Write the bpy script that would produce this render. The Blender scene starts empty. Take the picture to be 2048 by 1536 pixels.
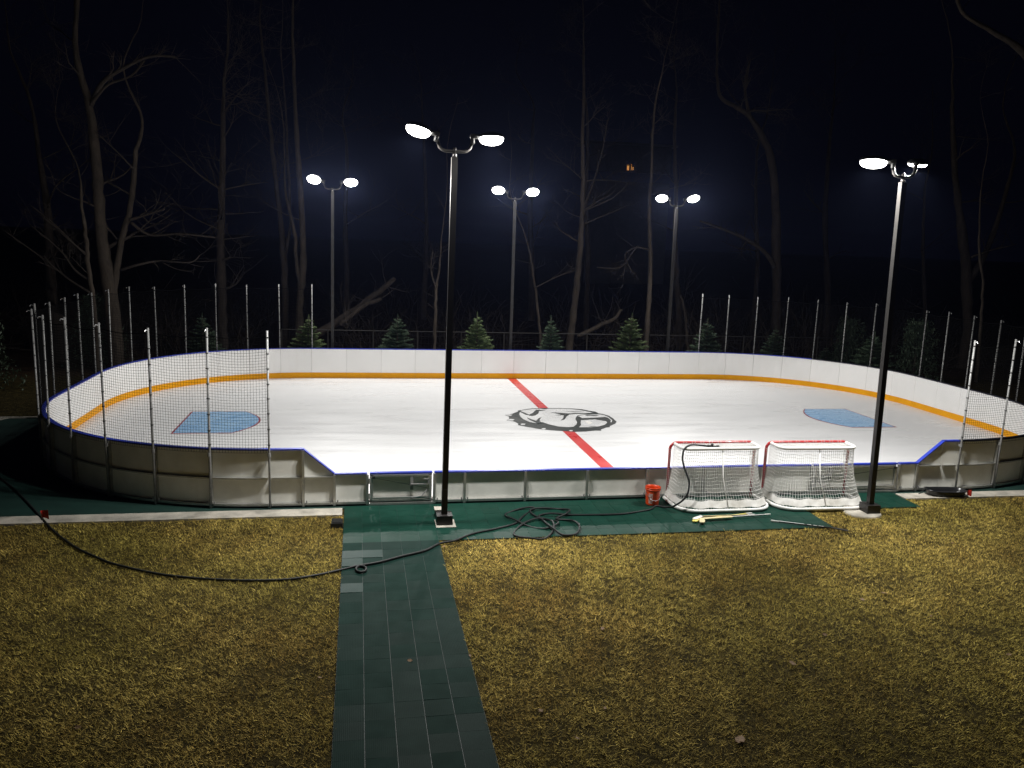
import bpy, math, random
import numpy as np
from mathutils import Vector, Matrix

S = bpy.context.scene
COL = S.collection
PI = math.pi

# ------------------------------------------------------------------ camera, world, exposure
F, PITCH, ROLL, YAW, CAMH = 1620.2, 0.17388, 0.03536, 0.19064, 5.151
_fwd = np.array([math.sin(YAW)*math.cos(PITCH), math.cos(YAW)*math.cos(PITCH), -math.sin(PITCH)])
_r0 = np.array([math.cos(YAW), -math.sin(YAW), 0.0])
_u0 = np.cross(_r0, _fwd)
_R = math.cos(ROLL)*_r0 + math.sin(ROLL)*_u0
_U = -math.sin(ROLL)*_r0 + math.cos(ROLL)*_u0
_C = np.array([0.0, 0.0, CAMH])

def at(x, y, z=0.0):
    """photo pixel -> point on the horizontal plane at height z"""
    d = _fwd + _R*(x-1024)/F - _U*(y-768)/F
    return _C + d*((z-CAMH)/d[2])

def at_y(x, y, Y):
    """photo pixel -> point on the vertical plane at depth Y"""
    d = _fwd + _R*(x-1024)/F - _U*(y-768)/F
    return _C + d*(Y/d[1])

cam_d = bpy.data.cameras.new('camera'); cam = bpy.data.objects.new('camera', cam_d); COL.objects.link(cam)
cam_d.sensor_fit = 'HORIZONTAL'; cam_d.sensor_width = 36.0; cam_d.lens = F/2048*36.0
cam_d.clip_start = 0.1; cam_d.clip_end = 2000
cam.matrix_world = Matrix(((_R[0], _U[0], -_fwd[0], 0), (_R[1], _U[1], -_fwd[1], 0), (_R[2], _U[2], -_fwd[2], CAMH), (0, 0, 0, 1)))
S.camera = cam

W = bpy.data.worlds.new('World'); S.world = W; W.use_nodes = True
bg = W.node_tree.nodes['Background']
bg.inputs[0].default_value = (0.16, 0.18, 0.50, 1); bg.inputs[1].default_value = 0.0045   # moonless night sky
S.view_settings.view_transform = 'Standard'; S.view_settings.look = 'None'
S.view_settings.exposure = 0.0; S.view_settings.gamma = 1.0; S.view_settings.use_curve_mapping = False
S.cycles.use_denoising = True
S.cycles.max_bounces = 6; S.cycles.diffuse_bounces = 4; S.cycles.glossy_bounces = 3; S.cycles.transparent_max_bounces = 6
S.cycles.sample_clamp_indirect = 4.0; S.cycles.volume_bounces = 0
LAMP_W = 345.0        # radiant power of each floodlight
HAZE = 0.00029
LENS_E = 16.0         # glow of the lens itself

# ------------------------------------------------------------------ helpers
class MB:
    def __init__(s): s.v = []; s.f = []
    def add(s, vs, fs):
        o = len(s.v); s.v += [tuple(map(float, v)) for v in vs]; s.f += [tuple(i+o for i in f) for f in fs]; return s
    def box(s, c, d, rz=0.0, rx=0.0, ry=0.0, taper=1.0):
        M = Matrix.Rotation(rz, 3, 'Z') @ Matrix.Rotation(ry, 3, 'Y') @ Matrix.Rotation(rx, 3, 'X')
        vs = []
        for sz in (-1, 1):
            t = taper if sz > 0 else 1
            for sx, sy in ((-1, -1), (1, -1), (1, 1), (-1, 1)):
                vs.append(Vector(c) + M @ Vector((sx*d[0]/2*t, sy*d[1]/2*t, sz*d[2]/2)))
        return s.add(vs, [(3, 2, 1, 0), (4, 5, 6, 7), (0, 1, 5, 4), (1, 2, 6, 5), (2, 3, 7, 6), (3, 0, 4, 7)])
    def tube(s, pts, r, n=6, cap=True, closed=False, squash=1.0):
        P = [Vector(p) for p in pts]; m = len(P)
        if not hasattr(r, '__len__'): r = [r]*m
        vs = []; prev = None
        for i in range(m):
            a = P[(i-1) % m] if (i or closed) else P[0]; b = P[(i+1) % m] if (i < m-1 or closed) else P[-1]
            t = (b-a)
            t = t.normalized() if t.length > 1e-9 else Vector((0, 0, 1))
            if prev is None: prev = Vector((0, 0, 1)) if abs(t.z) < .9 else Vector((0, 1, 0))
            u = (prev - t*prev.dot(t))
            u = u.normalized() if u.length > 1e-6 else t.orthogonal().normalized()
            prev = u; w = t.cross(u)
            for k in range(n):
                a2 = 2*PI*(k+.5)/n
                vs.append(P[i] + (u*math.cos(a2)*squash + w*math.sin(a2))*r[i])
        fs = []
        for i in range(m if closed else m-1):
            j = (i+1) % m
            for k in range(n):
                fs.append((i*n+k, i*n+(k+1) % n, j*n+(k+1) % n, j*n+k))
        if cap and not closed:
            fs.append(tuple(range(n))[::-1]); fs.append(tuple((m-1)*n+k for k in range(n)))
        return s.add(vs, fs)
    def prism(s, poly, z0, z1):
        n = len(poly)
        vs = [(x, y, z0) for x, y in poly] + [(x, y, z1) for x, y in poly]
        fs = [tuple(range(n))[::-1], tuple(range(n, 2*n))] + [(i, (i+1) % n, n+(i+1) % n, n+i) for i in range(n)]
        return s.add(vs, fs)
    def lathe(s, prof, n=20, c=(0, 0, 0), sx=1.0, sy=1.0):
        vs = []; m = len(prof)
        for r, z in prof:
            for k in range(n):
                a = 2*PI*k/n; vs.append((c[0]+r*math.cos(a)*sx, c[1]+r*math.sin(a)*sy, c[2]+z))
        fs = [(i*n+k, i*n+(k+1) % n, (i+1)*n+(k+1) % n, (i+1)*n+k) for i in range(m-1) for k in range(n)]
        return s.add(vs, fs)
    def mesh(s, name, mat, smooth=False):
        me = bpy.data.meshes.new(name); me.from_pydata(s.v, [], s.f); me.update()
        if mat: me.materials.append(mat)
        if smooth: me.polygons.foreach_set('use_smooth', [True]*len(me.polygons))
        return me
    def build(s, name, mat, parent=None, smooth=False, loc=None):
        return put(name, s.mesh(name, mat, smooth), parent, loc)

def put(name, me, parent=None, loc=None):
    o = bpy.data.objects.new(name, me); COL.objects.link(o)
    if parent is not None: o.parent = parent
    if loc is not None: o.location = loc
    return o

def tag(o, label=None, cat=None, group=None, kind=None):
    if label: o['label'] = label
    if cat: o['category'] = cat
    if group: o['group'] = group
    if kind: o['kind'] = kind
    return o

def thing(name, label, cat, loc=(0, 0, 0), rz=0.0, group=None):
    o = bpy.data.objects.new(name, None); COL.objects.link(o); o.location = loc; o.rotation_euler = (0, 0, rz)
    o.empty_display_size = .2
    return tag(o, label, cat, group)

def copy_tree(o, parent=None):
    c = o.copy(); COL.objects.link(c); c.parent = parent
    for ch in list(o.children): copy_tree(ch, c)
    return c

def smooth_path(P, k=6, closed=False):
    P = [np.array(p, float) for p in P]; n = len(P); out = []
    for i in range(n if closed else n-1):
        if closed: a, b, c, d = P[(i-1) % n], P[i], P[(i+1) % n], P[(i+2) % n]
        else: a, b, c, d = P[max(i-1, 0)], P[i], P[i+1], P[min(i+2, n-1)]
        for j in range(k):
            t = j/k
            out.append(.5*((2*b)+(-a+c)*t+(2*a-5*b+4*c-d)*t*t+(-a+3*b-3*c+d)*t**3))
    if not closed: out.append(P[-1])
    return out

# ------------------------------------------------------------------ materials
def mat(name, c1, c2=None, scale=6.0, rough=.6, metal=0.0, spec=.5, bump=0.0, bscale=None, detail=5.0, stretch=None, lo=.35, hi=.65,
        coat=0.0, rvar=0.0, emit=None, es=0.0, coords='Object', rnd=0.0, trans=0.0):
    m = bpy.data.materials.new(name); m.use_nodes = True; nt = m.node_tree; N = nt.nodes; L = nt.links
    b = N['Principled BSDF']
    b.inputs['Base Color'].default_value = (*c1, 1); b.inputs['Roughness'].default_value = rough
    b.inputs['Metallic'].default_value = metal; b.inputs['Specular IOR Level'].default_value = spec
    b.inputs['Coat Weight'].default_value = coat; b.inputs['Coat Roughness'].default_value = .12
    if emit: b.inputs['Emission Color'].default_value = (*emit, 1); b.inputs['Emission Strength'].default_value = es
    tc = N.new('ShaderNodeTexCoord'); src = tc.outputs[coords]
    if stretch:
        mp = N.new('ShaderNodeMapping'); mp.inputs['Scale'].default_value = stretch; L.new(src, mp.inputs[0]); src = mp.outputs[0]
    col = None
    if c2 or rvar:
        nz = N.new('ShaderNodeTexNoise'); nz.inputs['Scale'].default_value = scale; nz.inputs['Detail'].default_value = detail
        nz.inputs['Roughness'].default_value = .62; L.new(src, nz.inputs['Vector'])
        rp = N.new('ShaderNodeValToRGB'); rp.color_ramp.elements[0].position = lo; rp.color_ramp.elements[1].position = hi
        rp.color_ramp.elements[0].color = (*c1, 1); rp.color_ramp.elements[1].color = (*(c2 or c1), 1)
        L.new(nz.outputs['Fac'], rp.inputs['Fac']); col = rp.outputs['Color']
        if rvar:
            mr = N.new('ShaderNodeMapRange'); mr.inputs['From Min'].default_value = .3; mr.inputs['From Max'].default_value = .7
            mr.inputs['To Min'].default_value = max(.03, rough-rvar); mr.inputs['To Max'].default_value = min(1, rough+rvar)
            L.new(nz.outputs['Fac'], mr.inputs['Value']); L.new(mr.outputs['Result'], b.inputs['Roughness'])
    if rnd:
        oi = N.new('ShaderNodeObjectInfo'); hs = N.new('ShaderNodeHueSaturation')
        mr = N.new('ShaderNodeMapRange'); mr.inputs['To Min'].default_value = 1-rnd; mr.inputs['To Max'].default_value = 1+rnd
        L.new(oi.outputs['Random'], mr.inputs['Value']); L.new(mr.outputs['Result'], hs.inputs['Value'])
        if col: L.new(col, hs.inputs['Color'])
        else: hs.inputs['Color'].default_value = (*c1, 1)
        col = hs.outputs['Color']
    if col: L.new(col, b.inputs['Base Color'])
    if bump:
        n2 = N.new('ShaderNodeTexNoise'); n2.inputs['Scale'].default_value = bscale or scale*3; n2.inputs['Detail'].default_value = 4
        L.new(src, n2.inputs['Vector'])
        bp = N.new('ShaderNodeBump'); bp.inputs['Strength'].default_value = bump; bp.inputs['Distance'].default_value = .02
        L.new(n2.outputs['Fac'], bp.inputs['Height']); L.new(bp.outputs['Normal'], b.inputs['Normal'])
    return m

M_board = mat('white_board_plastic', (.92, .915, .905), (.86, .855, .84), scale=1.3, rough=.42, bump=.04, bscale=14, rnd=.03, lo=.3, hi=.75)
M_back = mat('board_reverse_plastic', (.86, .85, .79), (.74, .73, .67), scale=2.2, rough=.55, bump=.05, bscale=9, rnd=.07)
M_kick = mat('yellow_kick_plastic', (.86, .385, .008), (.78, .34, .008), scale=2.0, rough=.5, spec=.15, bump=.03)
M_cap = mat('blue_cap_plastic', (.022, .045, .42), (.018, .034, .30), scale=3, rough=.35)
M_capd = mat('dark_cap_plastic', (.012, .014, .035), (.01, .011, .022), scale=3, rough=.4)
M_alu = mat('aluminium_frame', (.48, .48, .46), (.36, .36, .34), scale=9, rough=.38, metal=.75, rvar=.1)
M_galv = mat('galvanised_pipe', (.30, .30, .295), (.20, .20, .197), scale=22, rough=.5, metal=.2, rvar=.1)
M_black = mat('black_rubber', (.012, .012, .012), (.02, .02, .02), scale=8, rough=.5)
M_net = mat('black_net_cord', (.005, .005, .005), rough=.9, spec=0.0)
M_pole = mat('bronze_pole_paint', (.022, .020, .019), (.016, .015, .014), scale=5, rough=.42, rvar=.06, spec=.4)
M_head = mat('lamp_housing', (.10, .10, .10), (.07, .07, .07), scale=8, rough=.35, metal=.4)
M_conc = mat('concrete', (.50, .46, .39), (.25, .235, .20), scale=2.6, rough=.85, bump=.25, bscale=30)
M_white = mat('white_pad', (.80, .80, .78), (.66, .65, .62), scale=6, rough=.6, bump=.1, bscale=20)
M_cord = mat('white_net_cord', (.78, .77, .74), rough=.8)
M_skirt = mat('white_skirt_fabric', (.74, .73, .70), (.50, .48, .43), scale=3.2, rough=.8, bump=.4, bscale=9, lo=.42, hi=.72)
M_red = mat('red_goal_paint', (.42, .012, .014), (.30, .012, .014), scale=14, rough=.3, coat=.3)
M_orange = mat('orange_bucket_plastic', (.75, .075, .012), (.62, .055, .01), scale=5, rough=.38)
M_print = mat('white_print', (.75, .72, .68), rough=.6)
M_steel = mat('steel_wire', (.6, .6, .6), rough=.3, metal=.9)
M_hose = mat('black_hose', (.012, .014, .014), (.018, .020, .020), scale=14, rough=.5, spec=.25)
M_flag = mat('red_flag_vinyl', (.70, .035, .028), (.60, .03, .024), scale=12, rough=.5)
M_yel = mat('yellow_stick', (.72, .62, .10), (.62, .50, .16), scale=10, rough=.45)
M_wood = mat('pale_stick_wood', (.62, .53, .30), (.50, .42, .22), scale=3, rough=.5, stretch=(1, 12, 12))
M_tape = mat('white_tape', (.72, .72, .68), (.6, .6, .55), scale=20, rough=.8)
M_grey = mat('silver_stick_shaft', (.55, .55, .54), rough=.35)
M_sled = mat('black_sled_plastic', (.012, .013, .014), (.02, .02, .022), scale=4, rough=.28)
M_line = mat('red_line_paint', (.60, .030, .032), (.64, .055, .052), scale=.7, rough=.3, rvar=.08)
M_crease = mat('blue_crease_paint', (.22, .45, .76), (.36, .58, .82), scale=2.2, rough=.28, rvar=.12, stretch=(1, 2.2, 1), bump=.08, bscale=7)
M_cline = mat('crease_edge_paint', (.33, .045, .07), rough=.3)
M_emb = mat('dark_emblem_paint', (.034, .042, .041), (.026, .029, .028), scale=1.4, rough=.35, rvar=.08, spec=.25)
M_embw = mat('white_emblem_paint', (.74, .74, .745), (.79, .79, .79), scale=1.2, rough=.28, rvar=.1)
M_bark = mat('bark', (.062, .047, .037), (.026, .020, .017), scale=7, rough=.9, bump=.9, bscale=16, stretch=(1, 1, .28), lo=.3, hi=.7)
M_barkp = mat('pale_bark', (.10, .078, .058), (.042, .033, .026), scale=7, rough=.9, bump=.9, bscale=16, stretch=(1, 1, .28), lo=.3, hi=.7)
M_twig = mat('twig_bark', (.065, .050, .040), (.040, .032, .026), scale=9, rough=.9)
M_needle = mat('fir_needles', (.075, .12, .05), (.15, .185, .075), scale=5, rough=.6, lo=.35, hi=.7, rnd=.3)
M_needleb = mat('blue_fir_needles', (.060, .10, .062), (.12, .165, .10), scale=5, rough=.6, lo=.35, hi=.7, rnd=.3)
M_leaf = mat('dead_oak_leaf', (.30, .18, .085), (.17, .10, .05), scale=9, rough=.7)
M_fence = mat('dark_fence_paint', (.03, .028, .025), (.05, .045, .04), scale=10, rough=.6)
M_siding = mat('dark_siding', (.10, .09, .085), (.08, .075, .07), scale=2, rough=.8)
M_winlit = mat('lit_window', (.8, .5, .2), rough=.5, emit=(1.0, .42, .10), es=.55)
M_lamplit = mat('porch_bulb', (.8, .4, .2), rough=.5, emit=(1.0, .32, .08), es=6.0)
M_lens = mat('floodlight_lens', (.9, .9, .9), rough=.4, emit=(1.0, .985, .94), es=LENS_E)

# ice: cloudy white sheet with rougher and wetter patches, long resurfacing streaks
def ice_material():
    m = bpy.data.materials.new('ice'); m.use_nodes = True; nt = m.node_tree; N = nt.nodes; L = nt.links; b = N['Principled BSDF']
    tc = N.new('ShaderNodeTexCoord')
    def noise(scale, st, det=5):
        mp = N.new('ShaderNodeMapping'); mp.inputs['Scale'].default_value = st; L.new(tc.outputs['Object'], mp.inputs[0])
        n = N.new('ShaderNodeTexNoise'); n.inputs['Scale'].default_value = scale; n.inputs['Detail'].default_value = det
        L.new(mp.outputs[0], n.inputs['Vector']); return n.outputs['Fac']
    cloud = noise(.55, (1, 1.4, 1)); streak = noise(1.0, (.12, 1.6, 1), 3); fine = noise(1.6, (.30, 1.5, 1), 9)
    rp = N.new('ShaderNodeValToRGB'); rp.color_ramp.elements[0].position = .3; rp.color_ramp.elements[1].position = .72
    rp.color_ramp.elements[0].color = (.765, .767, .774, 1); rp.color_ramp.elements[1].color = (.80, .80, .802, 1)
    ad = N.new('ShaderNodeMath'); ad.operation = 'MULTIPLY_ADD'; L.new(streak, ad.inputs[0]); ad.inputs[1].default_value = .22
    ml = N.new('ShaderNodeMath'); ml.operation = 'MULTIPLY'; L.new(cloud, ml.inputs[0]); ml.inputs[1].default_value = .78
    L.new(ml.outputs[0], ad.inputs[2]); L.new(ad.outputs[0], rp.inputs['Fac']); L.new(rp.outputs['Color'], b.inputs['Base Color'])
    mr = N.new('ShaderNodeMapRange'); mr.inputs['From Min'].default_value = .36; mr.inputs['From Max'].default_value = .66
    mr.inputs['To Min'].default_value = .26; mr.inputs['To Max'].default_value = .44; L.new(fine, mr.inputs['Value']); L.new(mr.outputs['Result'], b.inputs['Roughness'])
    bp = N.new('ShaderNodeBump'); bp.inputs['Strength'].default_value = .05; bp.inputs['Distance'].default_value = .02
    L.new(fine, bp.inputs['Height']); L.new(bp.outputs['Normal'], b.inputs['Normal'])
    b.inputs['IOR'].default_value = 1.31
    return m
M_ice = ice_material()

def ground_material():
    m = bpy.data.materials.new('turf_and_leaf_litter'); m.use_nodes = True; nt = m.node_tree; N = nt.nodes; L = nt.links; b = N['Principled BSDF']
    b.inputs['Roughness'].default_value = .95; b.inputs['Specular IOR Level'].default_value = .1
    tc = N.new('ShaderNodeTexCoord')
    def ramp(src, stops):
        r = N.new('ShaderNodeValToRGB'); e = r.color_ramp.elements
        e[0].position, e[0].color = stops[0][0], (*stops[0][1], 1); e[1].position, e[1].color = stops[-1][0], (*stops[-1][1], 1)
        for p, c in stops[1:-1]: k = e.new(p); k.color = (*c, 1)
        L.new(src, r.inputs['Fac']); return r.outputs['Color']
    def noise(s, d=6):
        n = N.new('ShaderNodeTexNoise'); n.inputs['Scale'].default_value = s; n.inputs['Detail'].default_value = d; n.inputs['Roughness'].default_value = .7
        L.new(tc.outputs['Object'], n.inputs['Vector']); return n.outputs['Fac']
    turf = ramp(noise(5), [(.28, (.016, .012, .004)), (.5, (.042, .032, .009)), (.72, (.09, .068, .020))])
    litter = ramp(noise(3.4), [(.3, (.022, .014, .009)), (.55, (.055, .034, .020)), (.75, (.11, .07, .042))])
    sx = N.new('ShaderNodeSeparateXYZ'); L.new(tc.outputs['Object'], sx.inputs[0])
    w = N.new('ShaderNodeMath'); w.operation = 'MULTIPLY_ADD'; L.new(noise(.35, 3), w.inputs[0]); w.inputs[1].default_value = 5.0; L.new(sx.outputs['Y'], w.inputs[2])
    mr = N.new('ShaderNodeMapRange'); mr.inputs['From Min'].default_value = 31.5; mr.inputs['From Max'].default_value = 33.5; L.new(w.outputs[0], mr.inputs['Value'])
    mx = N.new('ShaderNodeMix'); mx.data_type = 'RGBA'; L.new(mr.outputs['Result'], mx.inputs[0]); L.new(turf, mx.inputs[6]); L.new(litter, mx.inputs[7])
    L.new(mx.outputs[2], b.inputs['Base Color'])
    bp = N.new('ShaderNodeBump'); bp.inputs['Strength'].default_value = .9; bp.inputs['Distance'].default_value = .05
    L.new(noise(16, 5), bp.inputs['Height']); L.new(bp.outputs['Normal'], b.inputs['Normal'])
    return m
M_ground = ground_material()

def grass_material():
    m = bpy.data.materials.new('dry_grass_blades'); m.use_nodes = True; nt = m.node_tree; N = nt.nodes; L = nt.links; b = N['Principled BSDF']
    a = N.new('ShaderNodeAttribute'); a.attribute_name = 'Col'; L.new(a.outputs['Color'], b.inputs['Base Color'])
    b.inputs['Roughness'].default_value = .8; b.inputs['Specular IOR Level'].default_value = .06
    return m
M_grass = grass_material()

def tile_material(name, c1, c2, ribs, rlo, rhi, spec):
    """ribbed plastic interlocking tile: fine ribs, scuffs, per-tile gloss"""
    m = bpy.data.materials.new(name); m.use_nodes = True; nt = m.node_tree; N = nt.nodes; L = nt.links; b = N['Principled BSDF']
    tc = N.new('ShaderNodeTexCoord'); oi = N.new('ShaderNodeObjectInfo')
    n = N.new('ShaderNodeTexNoise'); n.inputs['Scale'].default_value = 3.0; n.inputs['Detail'].default_value = 6
    ad = N.new('ShaderNodeVectorMath'); ad.operation = 'ADD'; L.new(tc.outputs['Object'], ad.inputs[0]); L.new(oi.outputs['Location'], ad.inputs[1])
    L.new(ad.outputs[0], n.inputs['Vector'])
    rp = N.new('ShaderNodeValToRGB'); rp.color_ramp.elements[0].position = .35; rp.color_ramp.elements[1].position = .75
    rp.color_ramp.elements[0].color = (*c1, 1); rp.color_ramp.elements[1].color = (*c2, 1); L.new(n.outputs['Fac'], rp.inputs['Fac'])
    hs = N.new('ShaderNodeHueSaturation'); mv = N.new('ShaderNodeMapRange'); mv.inputs['To Min'].default_value = .92; mv.inputs['To Max'].default_value = 1.08
    L.new(oi.outputs['Random'], mv.inputs['Value']); L.new(mv.outputs['Result'], hs.inputs['Value']); L.new(rp.outputs['Color'], hs.inputs['Color'])
    L.new(hs.outputs['Color'], b.inputs['Base Color'])
    mr = N.new('ShaderNodeMapRange'); mr.inputs['To Min'].default_value = rlo; mr.inputs['To Max'].default_value = rhi; b.inputs['Specular IOR Level'].default_value = spec
    L.new(oi.outputs['Random'], mr.inputs['Value']); L.new(mr.outputs['Result'], b.inputs['Roughness'])
    wv = N.new('ShaderNodeTexWave'); wv.inputs['Scale'].default_value = ribs; wv.bands_direction = 'X'; L.new(tc.outputs['Object'], wv.inputs['Vector'])
    bp = N.new('ShaderNodeBump'); bp.inputs['Strength'].default_value = .22; bp.inputs['Distance'].default_value = .003
    L.new(wv.outputs['Fac'], bp.inputs['Height']); L.new(bp.outputs['Normal'], b.inputs['Normal'])
    return m
M_tile = tile_material('green_tile_plastic', (.0045, .030, .020), (.008, .040, .028), 16, .46, .58, .10)
M_tilew = tile_material('weathered_green_tile_plastic', (.0065, .022, .017), (.013, .033, .027), 16, .50, .65, .03)
M_court = mat('green_court_paint', (.008, .036, .028), (.005, .024, .019), scale=1.4, rough=.6, bump=.1, bscale=40)

# ------------------------------------------------------------------ setting: ground, court, concrete
mb = MB(); nx, ny = 60, 60
def gz(x, y):
    h = 0.0
    if y > 33: h += min((y-33)*.02, 1.6) + .12*math.sin(x*.5)*math.sin(y*.43)*min(1, (y-33)/6)
    return h
xs = np.concatenate([np.linspace(-900, -60, 6), np.linspace(-50, 60, 56), np.linspace(70, 900, 6)])
ys = np.concatenate([np.linspace(-300, -5, 5), np.linspace(0, 80, 41), np.linspace(100, 1200, 8)])
V = [(x, y, gz(x, y)) for y in ys for x in xs]; nxx = len(xs)
mb.add(V, [(j*nxx+i, j*nxx+i+1, (j+1)*nxx+i+1, (j+1)*nxx+i) for j in range(len(ys)-1) for i in range(nxx-1)])
tag(mb.build('ground', M_ground, smooth=True), kind='structure')

court = [(-9.4, 15.14), (21, 15.14), (21, 24), (19, 30.1), (-4.6, 30.1), (-7.25, 23.3), (-9.2, 23.3), (-9.4, 22.9)]
tag(MB().prism(court, -.05, .020).build('court_surface', M_court), kind='structure')
mb = MB()
tag(MB().prism([(-14, 14.76), (-.29, 14.74), (-.29, 15.137), (-14, 15.137)], -.05, .034).build('concrete_edge', M_conc), kind='structure')
tag(MB().prism([(11.52, 14.78), (26, 14.70), (26, 15.137), (11.52, 15.137)], -.05, .034).build('concrete_edge', M_conc), kind='structure')
tag(MB().prism([(-9.36, 23.303), (-7.3, 23.303), (-7.3, 23.40), (-9.42, 23.40), (-9.9, 22.9), (-9.9, 15.14), (-9.403, 15.14), (-9.403, 22.9), (-9.2, 23.303)], -.05, .05).build('concrete_edge', M_conc), kind='structure')

# ------------------------------------------------------------------ rink geometry
XC, YN, YF, RC = 5.65, 15.36, 29.43, 5.4
XL, XR = -7.05, 18.5
XL0, XR0 = -1.63, 13.08          # where the netted ends begin
def end_path(side):
    """inner board face of one rink end, from the near straight round to the far straight: list of (x, y, outward normal)"""
    P = []
    x0 = XL0 if side < 0 else XR0; xe = XL if side < 0 else XR
    cx = xe - side*RC
    def seg(a, b, nrm, k):
        for i in range(k): t = i/k; P.append((a[0]+(b[0]-a[0])*t, a[1]+(b[1]-a[1])*t, nrm[0], nrm[1]))
    seg((x0, YN), (cx, YN), (0, -1), 4)
    for i in range(40):
        a = -PI/2 + (PI/2)*i/40
        P.append((cx+side*RC*math.cos(a), YN+RC+RC*math.sin(a), side*math.cos(a), math.sin(a)))
    seg((xe, YN+RC), (xe, YF-RC), (side, 0), 8)
    for i in range(40):
        a = (PI/2)*i/40
        P.append((cx+side*RC*math.cos(a), YF-RC+RC*math.sin(a), side*math.cos(a), math.sin(a)))
    seg((cx, YF), (x0, YF), (0, 1), 4); P.append((x0, YF, 0, 1))
    P = np.array(P); s = np.concatenate([[0], np.cumsum(np.hypot(np.diff(P[:, 0]), np.diff(P[:, 1])))])
    return P, s
class Path:
    def __init__(self, P, s): self.P, self.s, self.L = P, s, s[-1]
    def __call__(self, t, off=0.0):
        x, y, nx_, ny_ = (np.interp(t, self.s, self.P[:, k]) for k in range(4)); l = math.hypot(nx_, ny_)
        return x+nx_/l*off, y+ny_/l*off, nx_/l, ny_/l
PL, PR = Path(*end_path(-1)), Path(*end_path(1))
PFAR = Path(np.array([(XL0, YF, 0, 1), (XR0, YF, 0, 1)], float), np.array([0, XR0-XL0]))
PNEAR = Path(np.array([(XL0, YN, 0, -1), (XR0, YN, 0, -1)], float), np.array([0, XR0-XL0]))

def strip(mb, path, s0, s1, o0, o1, z0, z1, n=4):
    """closed bar that follows the boards between s0 and s1, from offset o0 to o1; z0/z1 may be functions of s"""
    f0 = z0 if callable(z0) else (lambda s: z0); f1 = z1 if callable(z1) else (lambda s: z1)
    vs = []
    for i in range(n+1):
        s = s0+(s1-s0)*i/n
        for o, z in ((o0, f0(s)), (o1, f0(s)), (o1, f1(s)), (o0, f1(s))):
            x, y, _, _ = path(s, o); vs.append((x, y, z))
    fs = [(0, 1, 2, 3), (n*4+3, n*4+2, n*4+1, n*4)]
    for i in range(n):
        for k in range(4):
            fs.append((i*4+k, (i+1)*4+k, (i+1)*4+(k+1) % 4, i*4+(k+1) % 4))
    return mb.add(vs, fs)

ZI = 0.10          # ice level
TOP = 1.15         # top of the full-height boards
LOW = 0.655        # top of the low front boards

# ice sheet
poly = [(p[0], p[1]) for p in PL.P][::-1]        # far-left round to near-left
poly = [(p[0], p[1]) for p in PL.P] + [(p[0], p[1]) for p in PR.P][::-1]
ice = tag(MB().prism(poly, .03, ZI).build('ice_surface', M_ice), kind='structure')

def sheet(name, polys, z, m, parent, thick=.003):
    mb = MB()
    for pl in polys: mb.prism(pl, z-thick, z)
    return mb.build(name, m, parent)
sheet('center_line', [[(XC-.155, YN), (XC+.155, YN), (XC+.155, YF-.005), (XC-.155, YF-.005)]], ZI+.004, M_line, ice)
def crease_poly(xg, sgn, grow=0.0):
    ym = 22.37; hw = 1.28+grow; L1 = 1.42; bulge = .50+grow
    P = [(xg-sgn*grow, ym-hw)]
    P.append((xg+sgn*L1, ym-hw))
    for i in range(1, 16):
        a = -1+2*i/16; P.append((xg+sgn*(L1+bulge*(1-a*a)), ym+hw*a))
    P += [(xg+sgn*L1, ym+hw), (xg-sgn*grow, ym+hw)]
    return P
for xg, sg in ((-4.58, 1), (15.75, -1)):
    c = sheet('crease_outline', [crease_poly(xg, sg, .05)], ZI+.004, M_cline, ice)
    sheet('crease_fill', [crease_poly(xg, sg)], ZI+.008, M_crease, c)

# bulldog head emblem painted at centre ice (outline read off the photograph, laid on the ice plane)
def E_(pts): return [tuple(at(980+x/7.062, 790+y/7.062, ZI)[:2]) for x, y in pts]
dark = E_([(390,222),(600,190),(840,187),(1130,192),(1290,203),(1400,225),(1490,238),(1535,262),(1600,272),(1680,296),(1740,335),(1788,380),(1770,405),(1690,440),(1692,455),(1640,460),(1565,490),(1572,506),(1490,502),(1350,517),(1180,522),(1050,512),(870,500),(700,482),(530,452),(400,427),(398,405),(350,377),(290,364),(235,358),(272,340),(265,305),(213,285),(310,268),(400,235)])
white1 = E_([(432,226),(610,201),(840,197),(1120,202),(1250,214),(1400,243),(1450,258),(1240,290),(1215,318),(1205,345),(1230,388),(1222,420),(1180,452),(1090,458),(960,448),(830,418),(740,388),(650,402),(560,386),(470,346),(430,312),(414,278),(418,258)])
white2 = E_([(1232,302),(1340,284),(1540,279),(1610,288),(1670,316),(1726,362),(1716,392),(1700,386),(1708,360),(1692,346),(1660,322),(1620,314),(1480,324),(1300,330),(1262,308)])
white3 = E_([(1286,362),(1480,350),(1640,376),(1655,396),(1620,425),(1540,447),(1440,458),(1256,460),(1286,430),(1280,392)])
spikes = [E_(q) for q in ([(222,285),(260,275),(315,285),(300,299),(250,297)], [(246,356),(290,342),(347,350),(325,365),(262,362)], [(430,414),(450,407),(502,410),(490,428),(440,430)], [(725,476),(786,473),(780,490),(750,495)], [(1113,506),(1140,501),(1168,506),(1165,515),(1130,516)])]
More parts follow.
